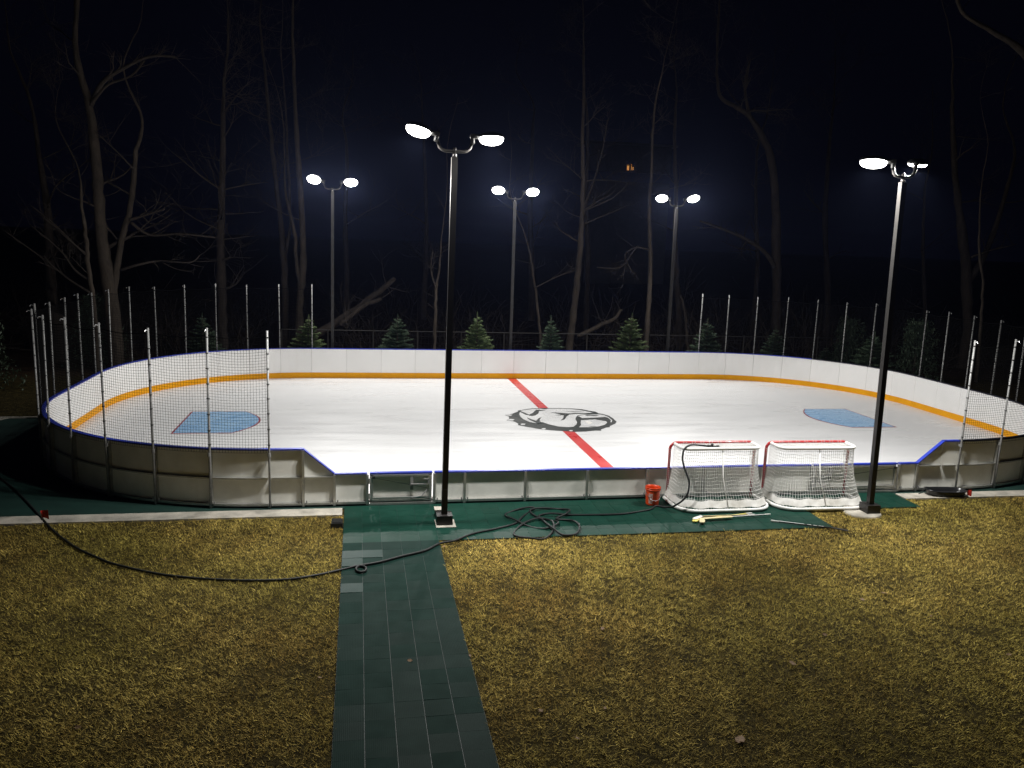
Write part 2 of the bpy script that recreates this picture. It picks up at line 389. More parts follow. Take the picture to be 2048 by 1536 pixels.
dets = [E_(q) for q in (
  [(400,230),(428,232),(552,283),(545,293),(500,283),(440,252)],
  [(546,287),(600,262),(650,215),(700,214),(780,223),(692,232),(682,268),(642,294),(592,303),(552,297)],
  [(523,325),(560,340),(652,372),(690,332),(730,320),(703,350),(702,376),(742,398),(680,412),(640,394),(570,362),(540,346)],
  [(858,250),(1010,260),(1100,267),(1250,260),(1450,261),(1445,269),(1250,272),(1120,281),(1082,310),(1052,352),(996,366),(1033,336),(1043,292),(928,293),(1008,280),(962,271)],
  [(1070,236),(1200,242),(1322,237),(1200,248)],
  [(790,197),(840,192),(780,208),(720,200)])]
dets2 = [E_(q) for q in ([(1340,291),(1400,287),(1480,291),(1542,292),(1500,303),(1450,303),(1420,297),(1370,301)], [(1510,357),(1640,359),(1600,363)], [(1390,446),(1500,452),(1440,456)])]
emb = sheet('emblem', [dark], ZI+.008, M_emb, ice)
sheet('emblem_white_field', [white1, white2, white3] + spikes, ZI+.012, M_embw, emb)
sheet('emblem_features', dets + dets2, ZI+.016, M_emb, emb)
sheet('emblem_highlight', [E_([(1338,370),(1400,378),(1452,400),(1400,420),(1362,398)])], ZI+.016, M_print, emb)

# ------------------------------------------------------------------ dasher boards
boards = thing('rink_boards', 'white hockey rink boards with yellow kick plate and blue top rail round the ice', 'rink boards')
def panel(path, s0, s1, z1=TOP, cap=M_cap, n=4, posts=True, round_post=False, midrail=True, kick=True, capped=True, backz=.06):
    g = .004
    zt = z1 if callable(z1) else (lambda s: z1)
    p = strip(MB(), path, s0+g, s1-g, .004, .018, ZI-.02, lambda s: zt(s)-.012, n).build('board_panel', M_board, boards)
    strip(MB(), path, s0+g, s1-g, .020, .034, .09, lambda s: zt(s)-.020, n).build('panel_back', M_back, p)
    if kick:
        strip(MB(), path, s0+g*.6, s1-g*.6, -.008, .002, ZI+.0, ZI+.19, n).build('kick_plate', M_kick, p)
    if capped:
        strip(MB(), path, s0+.0015, s1-.0015, -.012, .080, lambda s: zt(s)-.008, lambda s: zt(s)+.018, n).build('cap_rail', cap, p)
    if midrail:
        strip(MB(), path, s0+.03, s1-.03, .037, .092, .585, .612, n).build('frame_rail', M_alu, p)
    strip(MB(), path, s0+.03, s1-.03, .037, .097, backz, .105, n).build('frame_rail', M_alu, p)
    if posts:
        h = zt(s0)-.014
        strip(MB(), path, s0-.024, s0+.024, .037, .100, .035, h, 1).build('frame_post', M_alu, p)
        # foot bracket bolts
        b = MB()
        for q in (-.06, .06):
            x, y, nx_, ny_ = path(max(0, s0+q), .105); b.box((x, y, .13), (.022, .022, .05))
        tag(b.build('bracket', M_galv, p), kind='stuff')
    return p
def zcap(path): return None
NEND = 19
for path in (PL, PR):
    for k in range(NEND):
        a, b = path.L*k/NEND, path.L*(k+1)/NEND
        far = k >= 10
        panel(path, a, b, cap=M_cap if (path is PL or k > 14) else M_capd, n=4, posts=(k > 0))
NF = 12
for k in range(NF):
    a, b = PFAR.L*k/NF, PFAR.L*(k+1)/NF
    panel(PFAR, a, b, n=2)
# near side: full height at both ends, sloping down to the low front
XS0, XS1, XS2, XS3 = -1.02, -.44, 12.10, 12.70
def ztop(s):
    x = XL0+s
    return float(np.interp(x, [XL0, XS0, XS1, XS2, XS3, XR0], [TOP, TOP, LOW, LOW, TOP, TOP]))
def S_(x): return x-XL0
near = [(XL0, XS0), (XS0, XS1), (XS1, .18), (1.47, 2.07), (2.07, 3.29), (3.29, 4.57), (4.57, 5.85), (5.85, 7.10), (7.10, 8.35), (8.35, 9.55), (11.66, XS2), (XS2, XS3), (XS3, XR0)]
for a, b in near:
    tall = max(ztop(S_(a)), ztop(S_(b))) > LOW+.1
    panel(PNEAR, S_(a), S_(b), z1=ztop, n=2, midrail=tall, posts=(a > -1.5 and abs(a-XS3) > .01))
def gate(x0, x1, hinge):
    p = panel(PNEAR, S_(x0)+.02, S_(x1)-.02, z1=LOW, n=1, midrail=False, posts=False, backz=.13)
    y = YN-.075
    fr = MB()
    for x in (x0+.06, x1-.06): fr.box((x, y, .365), (.045, .05, .46))
    for z in (.165, .615): fr.box(((x0+x1)/2, y-.002, z), (x1-x0-.17, .045, .035))
    fr.build('gate_frame', M_alu, p)
    xl = x1-.12 if hinge < 0 else x0+.12
    sgn = -1 if hinge < 0 else 1
    lt = MB().box((xl+sgn*.16, y-.035, .44), (.30, .02, .022)).box((xl-sgn*.02, y-.04, .50), (.022, .024, .12)).box((xl+sgn*.02, y-.045, .545), (.10, .02, .022))
    lt.box((xl+sgn*.30, y-.005, .46), (.06, .035, .27))
    lt.build('latch', M_galv, p)
    MB().tube([(xl, y-.03, .33), (xl+sgn*.05, y-.035, .27), (xl+sgn*.10, y-.03, .20), (xl+sgn*.30, y-.03, .17)], .011, 6).build('latch_lever', M_galv, p)
    xh = x0+.02 if hinge < 0 else x1-.02
    for z in (.22, .52): MB().tube([(xh, y-.04, z-.05), (xh, y-.04, z+.05)], .016, 8).build('hinge', M_alu, p)
    xa = x0+.10 if hinge < 0 else x1-.10
    MB().tube([(xa, y-.03, .58), ((xa+xl)/2, y-.035, .47), (xl, y-.03, .36)], .005, 4).build('release_cable', M_black, p)
    MB().box((xa, y-.03, .585), (.06, .02, .05)).build('cable_stop', M_black, p)
    for x in (x0-.02, x1+.02):
        MB().box((x, YN-.073, .34), (.05, .062, .60)).build('gate_post', M_alu, p)
    MB().box(((x0+x1)/2, YN-.07, .055), (x1-x0, .09, .04)).build('threshold', M_alu, p)
gate(.20, 1.45, -1)
gate(9.58, 11.63, 1)

# ------------------------------------------------------------------ netting at both ends
def netting(path, label, skip=(), cell=.052, ztop_=3.42):
    root = thing('end_netting', label, 'netting')
    n = NEND
    OFF = .125
    for k in range(n+1):
        if k in skip: continue
        s = path.L*k/n
        x, y, nx_, ny_ = path(s, OFF)
        zt_ = 3.40+.03*math.sin(k*2.1)
        lean = .012*math.sin(k*1.7)
        p = MB().tube([(x, y, .03), (x+lean, y, 1.2), (x+lean*2, y, zt_)], .0205, 10).build('post', M_galv, root, True)
        MB().tube([(x+lean*2-.01*nx_, y-.01*ny_, zt_-.05), (x+nx_*.07+lean*2, y+ny_*.07, zt_-.03), (x+nx_*.09+lean*2, y+ny_*.09, zt_-.06)], .009, 6).build('hook', M_steel, p)
        t = MB()
        rr = random.Random(k)
        z = 1.25
        while z < zt_-.1:
            t.tube([(x+lean*1.3, y, z), (x+lean*1.3, y, z+.018)], .028, 8); z += .26+.05*rr.random()
        tag(t.build('tie', M_black, p), kind='stuff')
        MB().tube([(x, y, 1.03), (x, y, 1.10)], .032, 8).box((x-nx_*.03, y-ny_*.03, 1.065), (.05, .05, .04), rz=math.atan2(ny_, nx_)).build('clamp', M_galv, p)
    ZB, ZT = 1.10, 3.28
    mb = MB(); m = int(path.L/cell); ons = OFF-.03
    sag = lambda s: .05*abs(math.sin(PI*s/path.L*n))
    dc = .0027
    pts = []
    for i in range(m+1):
        s = path.L*i/m; x, y, nx_, ny_ = path(s, ons); pts.append((x, y, nx_, ny_, sag(s)))
        zt_ = ZT-sag(s)
        mb.tube([(x, y, ZB), (x, y, zt_)], dc, 3, cap=False)
    rows = int((ZT-ZB)/cell)
    for j in range(rows+1):
        f = j/rows
        mb.tube([(x, y, ZB+(ZT-sg-ZB)*f) for x, y, _, _, sg in pts[::2]], dc, 3, cap=False)
    net = mb.build('net', M_net, root)
    MB().tube([(x, y, ZT-sg+.01) for x, y, _, _, sg in pts[::2]], .006, 5).build('top_cord', M_net, net)
    return root
netting(PL, 'black safety net on steel posts round the rink end beside the coiled hose lawn', ())
netting(PR, 'black safety net on steel posts round the rink end beyond the two goals', (12,))
bpy.data.objects['end_netting']['label'] = 'black safety net on steel posts at the rink end where the hose crosses the concrete'
bpy.data.objects['end_netting.001']['label'] = 'black safety net on steel posts at the rink end beside the black sled'

# ------------------------------------------------------------------ floodlight poles
def flood(base, top_h, lean, label, heads, u=.30, footing=None, rz=0.0):
    """heads: list of two dicts(side, yaw, tilt_up, face) ; face = roll of the lens toward -y (degrees)"""
    root = thing('floodlight_pole', label, 'floodlight', (base[0], base[1], 0), 0, 'floodlight poles round the rink')
    lx, ly = lean
    P = lambda z: (lx*z/top_h, ly*z/top_h, z)
    zt = top_h
    mb = MB(); w = .052
    vs = []
    for z in (.02, .9, zt*.5, zt):
        c = P(z)
        for sx, sy in ((-1, -1), (1, -1), (1, 1), (-1, 1)): vs.append((c[0]+sx*w, c[1]+sy*w, z))
    fs = [(3, 2, 1, 0), (12, 13, 14, 15)]
    for i in range(3):
        for k in range(4): fs.append((i*4+k, i*4+(k+1) % 4, (i+1)*4+(k+1) % 4, (i+1)*4+k))
    po = mb.add(vs, fs).build('pole', M_pole, root)
    MB().box((0, 0, .125), (.29, .29, .18), taper=.99).build('base_cover', M_pole, root)
    if footing == 'round': MB().lathe([(0, .05), (.36, .05), (.38, .02), (.38, -.1)], 28, (-.14, .06, 0)).build('footing', M_conc, root, True)
    else: MB().box((.02, -.04, .0), (.36, .42, .085)).build('footing', M_conc, root)
    MB().box((lx*.9/top_h, -w-.006+ly*.9/top_h, .62), (.07, .01, .14)).build('hand_hole_cover', M_pole, root)
    tc = P(zt)
    ca, sa = math.cos(rz), math.sin(rz)
    # tenon and bullhorn bracket
    MB().tube([(tc[0], tc[1], zt), (tc[0], tc[1], zt+.06)], .040, 10).tube([(tc[0], tc[1], zt+.06), (tc[0], tc[1], zt+.16)], .030, 10).build('tenon', M_pole, root, True)
    arc = []
    for i in range(15):
        t = -1+2*i/14
        xx = u*math.copysign(min(1, abs(t)*1.0), t)
        zz = .10 + (0 if abs(t) < .45 else .17*(1-math.sqrt(max(0, 1-((abs(t)-.45)/.55)**2))))
        arc.append((tc[0]+xx*ca, tc[1]+xx*sa, zt+zz))
    arc = [(arc[0][0], arc[0][1], arc[0][2]+.05)] + arc + [(arc[-1][0], arc[-1][1], arc[-1][2]+.05)]
    MB().tube(arc, .028, 10).build('bracket', M_pole, root, True)
    for hd in heads:
        s = hd['side']; tip = Vector((tc[0]+s*u*ca, tc[1]+s*u*sa, zt+.36))
        yaw = hd.get('yaw', 0)
        M = Matrix.Translation(tip) @ Matrix.Rotation(math.radians(yaw)+(0 if s > 0 else PI)+rz, 4, 'Z') @ Matrix.Rotation(-math.radians(hd.get('up', 0)), 4, 'Y') @ Matrix.Rotation(math.radians(hd['face'])*(1 if s > 0 else -1)*-1, 4, 'X')
        # local frame: x outward along the head, lens looks -z
        Lh, Wh = hd.get('len', .50), .36
        h = MB()
        n = 24
        prof = [(0.02, .085), (.55, .075), (.88, .045), (1.0, .010), (1.0, -.012), (.96, -.018)]
        h.lathe(prof, n, (.10+Lh/2, 0, 0), Lh/2, Wh/2)
        h.box((.04, 0, .0), (.16, .09, .06))
        head = h.build('lamp_head', M_head, root, True); head.matrix_local = M
        kn = MB().tube([(0, 0, -.12), (0, 0, .02)], .036, 10).box((0, 0, 0), (.07, .10, .07)).build('knuckle', M_head, head)
        d = hd.get('drop', .10)
        lp = [(.96, -.016), (.92, -.016-d*.38), (.78, -.016-d*.70), (.52, -.016-d*.90), (.25, -.016-d*.98), (.001, -.016-d)]
        lens = MB().lathe(lp, n, (.10+Lh/2, 0, 0), Lh/2, Wh/2).build('lens', M_lens, head, True)
        ld = bpy.data.lights.new('floodlight', 'AREA'); ld.shape = 'ELLIPSE'; ld.size = Lh*.8; ld.size_y = Wh*.8
        ld.energy = LAMP_W*hd.get('pw', 1.0); ld.color = (1.0, .985, .95)
        lo = bpy.data.objects.new('floodlight', ld); COL.objects.link(lo); lo.parent = head
        lo.location = (.10+Lh/2, 0, -.016-d-.03); lo.rotation_euler = (math.radians(hd.get('opt', 0))*s, 0, 0)   # forward-throw optic
    return root
def far_base(px, py, h):
    q = at_y(px, py, 30.35); return (q[0], q[1]), q[2]
for (px, py, lab, hL, hR, lx) in (
    (665, 386, 'far floodlight pole between the leafy fir and the leaning fallen trunk', dict(up=10, face=50, yaw=8, pw=.64), dict(up=3, face=46, yaw=-8, pw=.64), .02),
    (1030, 405, 'far floodlight pole standing behind the red centre line', dict(up=6, face=48, yaw=4, pw=.64), dict(up=4, face=52, yaw=-6, pw=.64), -.02),
    (1353, 419, 'far floodlight pole behind the boards where the net posts begin, above the sled end', dict(up=3, face=44, yaw=6, pw=.64), dict(up=10, face=44, yaw=-6, pw=.64), -.02)):
    (bx, by), hz = far_base(px, py, 6.5)
    flood((bx-lx, by), hz+.03, (lx, 0), lab, [dict(side=-1, **hL), dict(side=1, **hR)])
bl = at(886, 1044, .0); br = at(1742, 1020, .0)
flood((bl[0], bl[1]-.15), 6.52, (.05, 0), 'near floodlight pole with square footing beside the green tiled walkway', [dict(side=-1, up=14, face=10, drop=.115, len=.44, pw=1.2, opt=24), dict(side=1, up=1, face=8, drop=.115, len=.44, pw=1.2, opt=22)])
flood((10.13, 14.02), 6.50, (-.10, 0), 'near floodlight pole on round footing beside the two goals', [dict(side=-1, up=2, face=12, yaw=-22, drop=.115, len=.50, pw=1.2, opt=26), dict(side=1, up=6, face=-6, yaw=50, drop=.06, len=.46, pw=1.2, opt=8)], footing='round', u=.24)

# ------------------------------------------------------------------ tiles: apron along the boards and walkway
T = .326
def tile_mesh(name, m, dome=.0055):
    mb = MB(); h = T/2-.0006; hx = T/2-.0025; k = 4
    vs = []; fs = []
    for j in range(k+1):
        for i in range(k+1):
            x, y = -hx+2*hx*i/k, -h+2*h*j/k
            e = (1-(x/hx)**2)*(1-(y/h)**2)
            edge = (i in (0, k) or j in (0, k))
            vs.append((x, y, .018+dome*e - (.0006 if edge else 0)))
    for j in range(k):
        for i in range(k): a = j*(k+1)+i; fs.append((a, a+1, a+k+2, a+k+1))
    ring = [i for i in range(k+1)] + [(j+1)*(k+1)-1 for j in range(1, k+1)] + [k*(k+1)+i for i in range(k-1, -1, -1)] + [j*(k+1) for j in range(k-1, 0, -1)]
    n0 = len(vs)
    for r in ring: vs.append(vs[r])
    for r in ring: vs.append((vs[r][0], vs[r][1], 0))
    nr = len(ring)
    for q in range(nr): fs.append((n0+q, n0+nr+q, n0+nr+(q+1) % nr, n0+(q+1) % nr))
    return mb.add(vs, fs).mesh(name, m, True)
TM = tile_mesh('tile', M_tile); TMw = tile_mesh('tile_weathered', M_tilew, .0012)
M_seam = mat('tile_edge_plastic', (.012, .030, .025), (.009, .022, .019), scale=9, rough=.5)
TMs = tile_mesh('tile_shiny_glare', tile_material('shiny_glare_tile_plastic', (.012, .034, .028), (.022, .046, .040), 16, .44, .52, .12), .0012)  # glossier tiles, base colour also painted paler to stand in for glare
X0T, Y0T = -.252, 15.235
rg = random.Random(5)
apron = tag(MB().prism([(X0T, Y0T-6*T), (X0T+28*T, Y0T-6*T), (X0T+28*T, Y0T-3*T), (X0T+36*T, Y0T-3*T), (X0T+36*T, Y0T), (X0T, Y0T)], -.02, .0275).build('tiled_apron', M_seam), kind='structure')
for r in range(6):
    for c in range(36 if r < 3 else 28):
        x, y = X0T+(c+.5)*T, Y0T-(r+.5)*T
        if 1.30 < x < 1.80 and 13.72 < y < 14.20: 
            pass
        t = put('tile', TM, apron, (x, y, .014)); t.rotation_euler = (rg.gauss(0, .004), rg.gauss(0, .004), PI*rg.randrange(2))
walk = tag(MB().prism([(X0T, 4.0), (X0T+5*T, 4.0), (X0T+5*T, Y0T-6*T-.003), (X0T, Y0T-6*T-.003)], -.02, .0225).build('walkway', M_seam), kind='structure')
for r in range(28):
    for c in range(5):
        x, y = X0T+(c+.5)*T, Y0T-6*T-(r+.5)*T
        t = put('tile', TMw, walk, (x, y, .010))
        pal = PI*rg.randrange(2)
        t.rotation_euler = (rg.gauss(0, .004), rg.gauss(0, .004), pal)
        if r == 0: t.rotation_euler = (math.radians(1.8), 0, 0); t.location.z = .016
        if (r, c) in ((1, 0), (1, 1), (2, 0), (5, 0)): t.rotation_euler = (math.radians(-.5), rg.gauss(0, .006), 0); t.location.z = .014; t.data = TMs

# ------------------------------------------------------------------ goals
def make_goal():
    root = thing('hockey_goal', 'x', 'goal')
    HW, Ht, D0, D1 = .93, 1.20, .46, .92       # local: front at y=0, back toward -y
    # red front frame with rounded corners
    pts = [(-HW, 0, .02), (-HW, 0, Ht-.14)]
    for i in range(1, 6): a = PI/2*i/5; pts.append((-HW+.14-.14*math.cos(a), 0, Ht-.14+.14*math.sin(a)))
    pts += [(-x, y, z) for x, y, z in pts[::-1]]
    MB().tube(pts, .030, 10).build('front_frame', M_red, root, True)
    def outline(D, hw, rr, z, n=64):
        """open D outline from left front to right front, evenly spaced"""
        P = [(-hw+.0, 0.0)]
        P.append((-hw, -(D-rr)))
        for i in range(1, 10): a = PI/2*i/9; P.append((-hw+rr*(1-math.cos(a)), -(D-rr)-rr*math.sin(a)))
        P += [(-x, y) for x, y in P[::-1]]
        P = np.array(P); s = np.concatenate([[0], np.cumsum(np.hypot(np.diff(P[:, 0]), np.diff(P[:, 1])))])
        t = np.linspace(0, s[-1], n+1)
        return [(float(np.interp(q, s, P[:, 0])), float(np.interp(q, s, P[:, 1])), z) for q in t]
    NV = 58
    bot = outline(D1, HW+.06, .42, .045, NV); top = outline(D0, HW-.09, .16, Ht-.02, NV)
    MB().tube([(x, y, .045) for x, y, z in outline(D1, HW+.06, .42, .045, 40)], .034, 10).build('base_frame', M_white, root, True)
    MB().tube([(x, y, z) for x, y, z in outline(D0, HW-.09, .16, Ht-.02, 36)], .034, 10).build('top_shelf', M_white, root, True)
    MB().tube([(0, -D0, Ht-.03), (0, -D0-.12, .6), (0, -D1, .06)], .013, 8).build('center_post', M_white, root, True)
    def surf(u, v):
        a, b = np.array(top[u]), np.array(bot[u])
        p = a+(b-a)*v
        bow = .10*math.sin(PI*v)
        p[1] += bow*min(1, abs(p[1])*1.4); p[0] *= 1-.05*math.sin(PI*v)
        p[2] += .012*math.sin(u*.9)*math.sin(v*9)
        return p
    rows = 18; mb = MB(); rr = .0044
    for u in range(NV+1):
        mb.tube([surf(u, v/9) for v in range(10)], rr, 3, cap=False)
    for j in range(rows+1):
        mb.tube([surf(u, j/rows) for u in range(0, NV+1, 2)], rr, 3, cap=False)
    mb.build('net', M_cord, root)
    # top net between crossbar and shelf
    mb = MB()
    for i in range(44):
        x = -HW+.06+(2*HW-.12)*i/43
        yy = np.interp(abs(x), [0, HW-.25, HW-.09, HW], [-D0, -D0, -D0+.16, 0])
        mb.tube([(x, 0, Ht-.012), (x, yy*.5, Ht-.03), (x, yy, Ht-.02)], rr, 3, cap=False)
    for j in range(1, 11):
        y = -D0*j/11; hw = HW-.06 if y > -.15 else HW-.12
        mb.tube([(-hw, y, Ht-.024), (0, y, Ht-.028), (hw, y, Ht-.024)], rr, 3, cap=False)
    mb.build('top_net', M_cord, root)
    # lacing round the frame
    mb = MB()
    for sx in (-1, 1):
        for k in range(22):
            z = .12+k*.045; mb.tube([(sx*HW, -.034, z), (sx*(HW+.034), 0, z+.012), (sx*HW, .034, z+.02)], .006, 4)
    for k in range(24):
        x = -.72+k*.0626
        if k % 3: mb.tube([(x, -.034, Ht), (x+.01, 0, Ht+.034), (x+.02, .034, Ht)], .006, 4)
    tag(mb.build('lacing', M_cord, root), kind='stuff')
    # fabric skirt above the base
    mb = MB(); vs = []; K = 4; rg = random.Random(3)
    for u in range(NV+1):
        for j in range(K+1):
            v = .845+.11*j/K
            p = surf(u, v); wob = .006*math.sin(u*1.35+j*1.1)+.005*math.sin(u*2.9-j*.8)
            l = math.hypot(p[0], p[1]+.3) or 1
            vs.append((p[0]+p[0]/l*wob, p[1]-.012+(p[1]+.3)/l*wob, p[2]))
    fs = [(u*(K+1)+j, u*(K+1)+j+1, (u+1)*(K+1)+j+1, (u+1)*(K+1)+j) for u in range(NV) for j in range(K)]
    mb.add(vs, fs).build('skirt', M_skirt, root, True)
    return root
g1 = make_goal(); g1.location = (7.18, 15.15, .034)
g1['label'] = 'red framed hockey goal with the hose end hung over its top, beside the orange bucket'; g1['group'] = 'hockey goals turned to the boards'
g2 = copy_tree(g1); g2.location = (9.28, 15.08, .034); g2.rotation_euler = (0, 0, math.radians(-1.5))
g2['label'] = 'red framed hockey goal beside the floodlight pole on the round footing'

# ------------------------------------------------------------------ bucket
b = thing('bucket', 'orange plastic bucket with white print standing against the boards beside a goal', 'bucket', (5.83, 14.86, .034))
MB().lathe([(.001, .004), (.128, .004), (.130, .02), (.148, .30), (.148, .315), (.158, .318), (.158, .333), (.149, .336), (.149, .352), (.156, .355), (.156, .370), (.144, .370), (.140, .32), (.122, .03), (.001, .02)], 28).build('body', M_orange, b, True)
hp = [(.158*math.cos(a), .158*math.sin(a)*1.0, .325-.26*math.sin(PI*(i/12))) for i, a in enumerate(np.linspace(PI*1.05, PI*2.0, 13))]
hp = [(-.158, 0, .325)] + [(.17*math.cos(a), .172*math.sin(a), .325-.20*math.sin(a-PI) if False else .325-.2*abs(math.sin(a))) for a in np.linspace(PI*1.04, PI*1.96, 13)] + [(.158, 0, .325)]
MB().tube(hp, .0045, 6).build('handle', M_steel, b, True)
def on_bucket(a, z): r = .1305+.0176*z/.28+.0016; return (r*math.cos(a), r*math.sin(a), z)
mb = MB()
def patch(a0, a1, z0, z1, sh=0.0):
    k = 3; vs = []
    for i in range(k+1):
        a = a0+(a1-a0)*i/k
        vs += [on_bucket(a, z0+sh*i/k), on_bucket(a, z1+sh*i/k)]
    mb.add(vs, [(2*i, 2*i+2, 2*i+3, 2*i+1) for i in range(k)])
A0 = math.radians(218)
patch(A0, A0+.55, .055, .066); patch(A0, A0+.55, .245, .256); patch(A0, A0+.045, .066, .245); patch(A0+.5, A0+.55, .066, .245)
for i, (z0, z1) in enumerate(((.075, .12), (.13, .175), (.185, .235))):
    patch(A0+.10, A0+.16, z0, z1); patch(A0+.21, A0+.27, z0, z1, .006); patch(A0+.32, A0+.45, z1-.014, z1, -.004); patch(A0+.32, A0+.38, z0, z1-.016)
mb.build('print', M_print, b)

# ------------------------------------------------------------------ hose
Z2 = lambda P: [at(600+x/2.926, 660+y/2.926, .05) for x, y in P]
lawn_px = [(-60, 905), (-20, 940), (25, 975), (60, 1010), (92, 1046), (112, 1066), (150, 1094), (190, 1113), (232, 1129), (330, 1150), (450, 1160), (560, 1160), (630, 1151), (685, 1139)]
A = [at(x, y, .035) for x, y in lawn_px]
loop_px = [(715, 1132), (730, 1134), (731, 1141), (722, 1144), (713, 1141), (714, 1134), (727, 1130), (760, 1124), (805, 1112), (850, 1101)]
Bq = [at(x, y, .05) for x, y in loop_px]
coil = Z2([(815,1250),(905,1232),(1010,1192),(1160,1160),(1262,1130),(1300,1095),(1340,1060),(1370,1046),(1300,1048),(1215,1065),(1205,1090),(1260,1120),(1350,1148),(1440,1160),(1505,1145),(1505,1120),(1460,1108),(1390,1110),(1310,1135),(1255,1175),(1265,1210),(1340,1225),(1430,1215),(1480,1180),(1480,1140),(1440,1110),(1380,1090),(1345,1070),(1400,1050),(1500,1045),(1575,1062),(1560,1085),(1500,1105),(1590,1120),(1635,1160),(1615,1195),(1540,1200),(1480,1175),(1420,1120),(1400,1085),(1470,1085),(1600,1082),(1850,1078),(1960,1066),(2048,1050)])
for i, q in enumerate(coil):
    if 4 < i < 41: q[2] = .055+.028*math.sin(i*1.9)+.018*(i > 22)
Cq = [at(1312, 1012, .05), np.array([6.02, 14.55, .07])]
up = [(6.10, 14.36, .16), (6.30, 14.30, .36), (6.38, 14.38, .62), (6.32, 14.52, .88), (6.30, 14.60, 1.06), (6.36, 14.68, 1.22), (6.52, 14.76, 1.28), (6.72, 14.80, 1.265), (6.94, 14.82, 1.235)]
hose_pts = smooth_path(A+Bq+coil+Cq+[np.array(u) for u in up], 6)
hr = thing('garden_hose', 'long black hose snaking over the lawn, coiled on the tiles, hung on a goal', 'hose', tuple(A[0]*[1, 1, 0]))
o0 = A[0]*np.array([1, 1, 0])
MB().tube([q-o0 for q in hose_pts], .0195, 8).build('tubing', M_hose, hr, True)
e = hose_pts[-1]-o0; d = np.array([1, .05, -.08])
nz = MB().tube([e-d*.03, e+d*.05], .030, 10).tube([e+d*.05, e+d*.14], [.024, .022], 10).tube([e+d*.07+np.array([0, 0, .02]), e+d*.07+np.array([0, 0, .055])], .028, 10).tube([e+d*.17, e+d*.22], .034, 10)
nz.tube([e+d*.14, e+d*.18], .02, 8)
nz.build('nozzle', M_black, hr, True)

# ------------------------------------------------------------------ sticks
def stick(label, p_blade, p_butt, shaft_m, blade_m, width=.03, bw=.075, bl=.30, turn=25, paddle=None, marks=None, z=.046):
    a = np.array(p_blade); bb = np.array(p_butt); L = float(np.hypot(*(bb-a)[:2])); rz = math.atan2(bb[1]-a[1], bb[0]-a[0])
    o = thing('hockey_stick', label, 'hockey stick', (a[0], a[1], z), rz, 'hockey sticks lying on the green tiles')
    MB().box((L/2+.03, 0, .011), (L-.06, width*.75, .020)).build('shaft', shaft_m, o)
    if paddle: MB().box((paddle/2+.03, .0, .012), (paddle, bw*.8, .021)).build('paddle', blade_m, o)
    t = math.radians(turn)
    pl = []
    for (x, y) in ((.05, .5*bw*.7), (-bl*.45, bw*.5), (-bl*.9, bw*.50), (-bl, bw*.2), (-bl*.98, -bw*.25), (-bl*.85, -bw*.5), (-bl*.4, -bw*.5), (.05, -bw*.35)):
        pl.append((x*math.cos(t)-y*math.sin(t), x*math.sin(t)+y*math.cos(t)))
    MB().prism(pl, .002, .020).build('blade', blade_m, o)
    MB().box((L-.06, 0, .011), (.14, width*.8, .023)).build('butt_tape', M_tape, o)
    if marks:
        mb = MB()
        for x0 in marks: mb.box((x0, 0, .0222), (.075, width*.5, .002)); 
        mb.build('lettering', M_print, o)
    return o
q = lambda x, y: at(x, y, .06)[:2]
stick('pale wooden goalie stick lying over the yellow sticks in front of a goal', q(1404, 1040), q(1540, 1031), M_grey, M_wood, width=.034, bw=.10, bl=.22, turn=62, paddle=.62, marks=None, z=.072)
stick('bright yellow hockey stick lying under the pale wooden stick', q(1396, 1038), q(1503, 1026), M_yel, M_yel, width=.03, bw=.09, bl=.18, turn=30)
stick('pale hockey stick with white taped blade lying behind the yellow one', q(1401, 1034), q(1508, 1030), M_wood, M_tape, width=.03, bw=.09, bl=.24, turn=35, z=.058)
s3 = stick('black hockey stick with white lettering, its blade out on the lawn', q(1668, 1056), q(1543, 1041), M_black, M_black, width=.034, bw=.07, bl=.26, turn=-14)
L3 = float(np.hypot(*(q(1668, 1056)-q(1543, 1041))))
mb = MB().box((L3*.72, 0, .0222), (L3*.50, .022, .002)); mb.build('silver_stripe', M_grey, s3)
def letters(parent, txt, x, size, m):
    cu = bpy.data.curves.new('lettering', 'FONT'); cu.body = txt; cu.size = size; cu.extrude = .0008; cu.align_x = 'CENTER'; cu.align_y = 'CENTER'
    o = bpy.data.objects.new('lettering', cu); COL.objects.link(o); cu.materials.append(m)
    o.parent = parent; o.location = (x, 0, .0245); o.rotation_euler = (0, 0, PI); return o
mb = MB()
x = .22
for ch in 'CCM':
    # block letters raised on the shaft, read from the butt side
    w, h, t = .085, .026, .008
    def bar(cx, cy, dx, dy): mb.box((x+.06-cx, -cy, .0225), (dx, dy, .002))
    if ch == 'C': bar(0, h/2-t/2, w*.8, t); bar(0, -h/2+t/2, w*.8, t); bar(-w*.4+.008, 0, .016, h)
    else: bar(-w*.4, 0, .014, h); bar(w*.4, 0, .014, h); bar(-w*.15, 0, .02, t*1.4); bar(w*.15, 0, .02, t*1.4)
    x -= .105
for i, v in enumerate(mb.v): mb.v[i] = (v[0]+.16, v[1], v[2])
mb.build('lettering', M_print, s3)

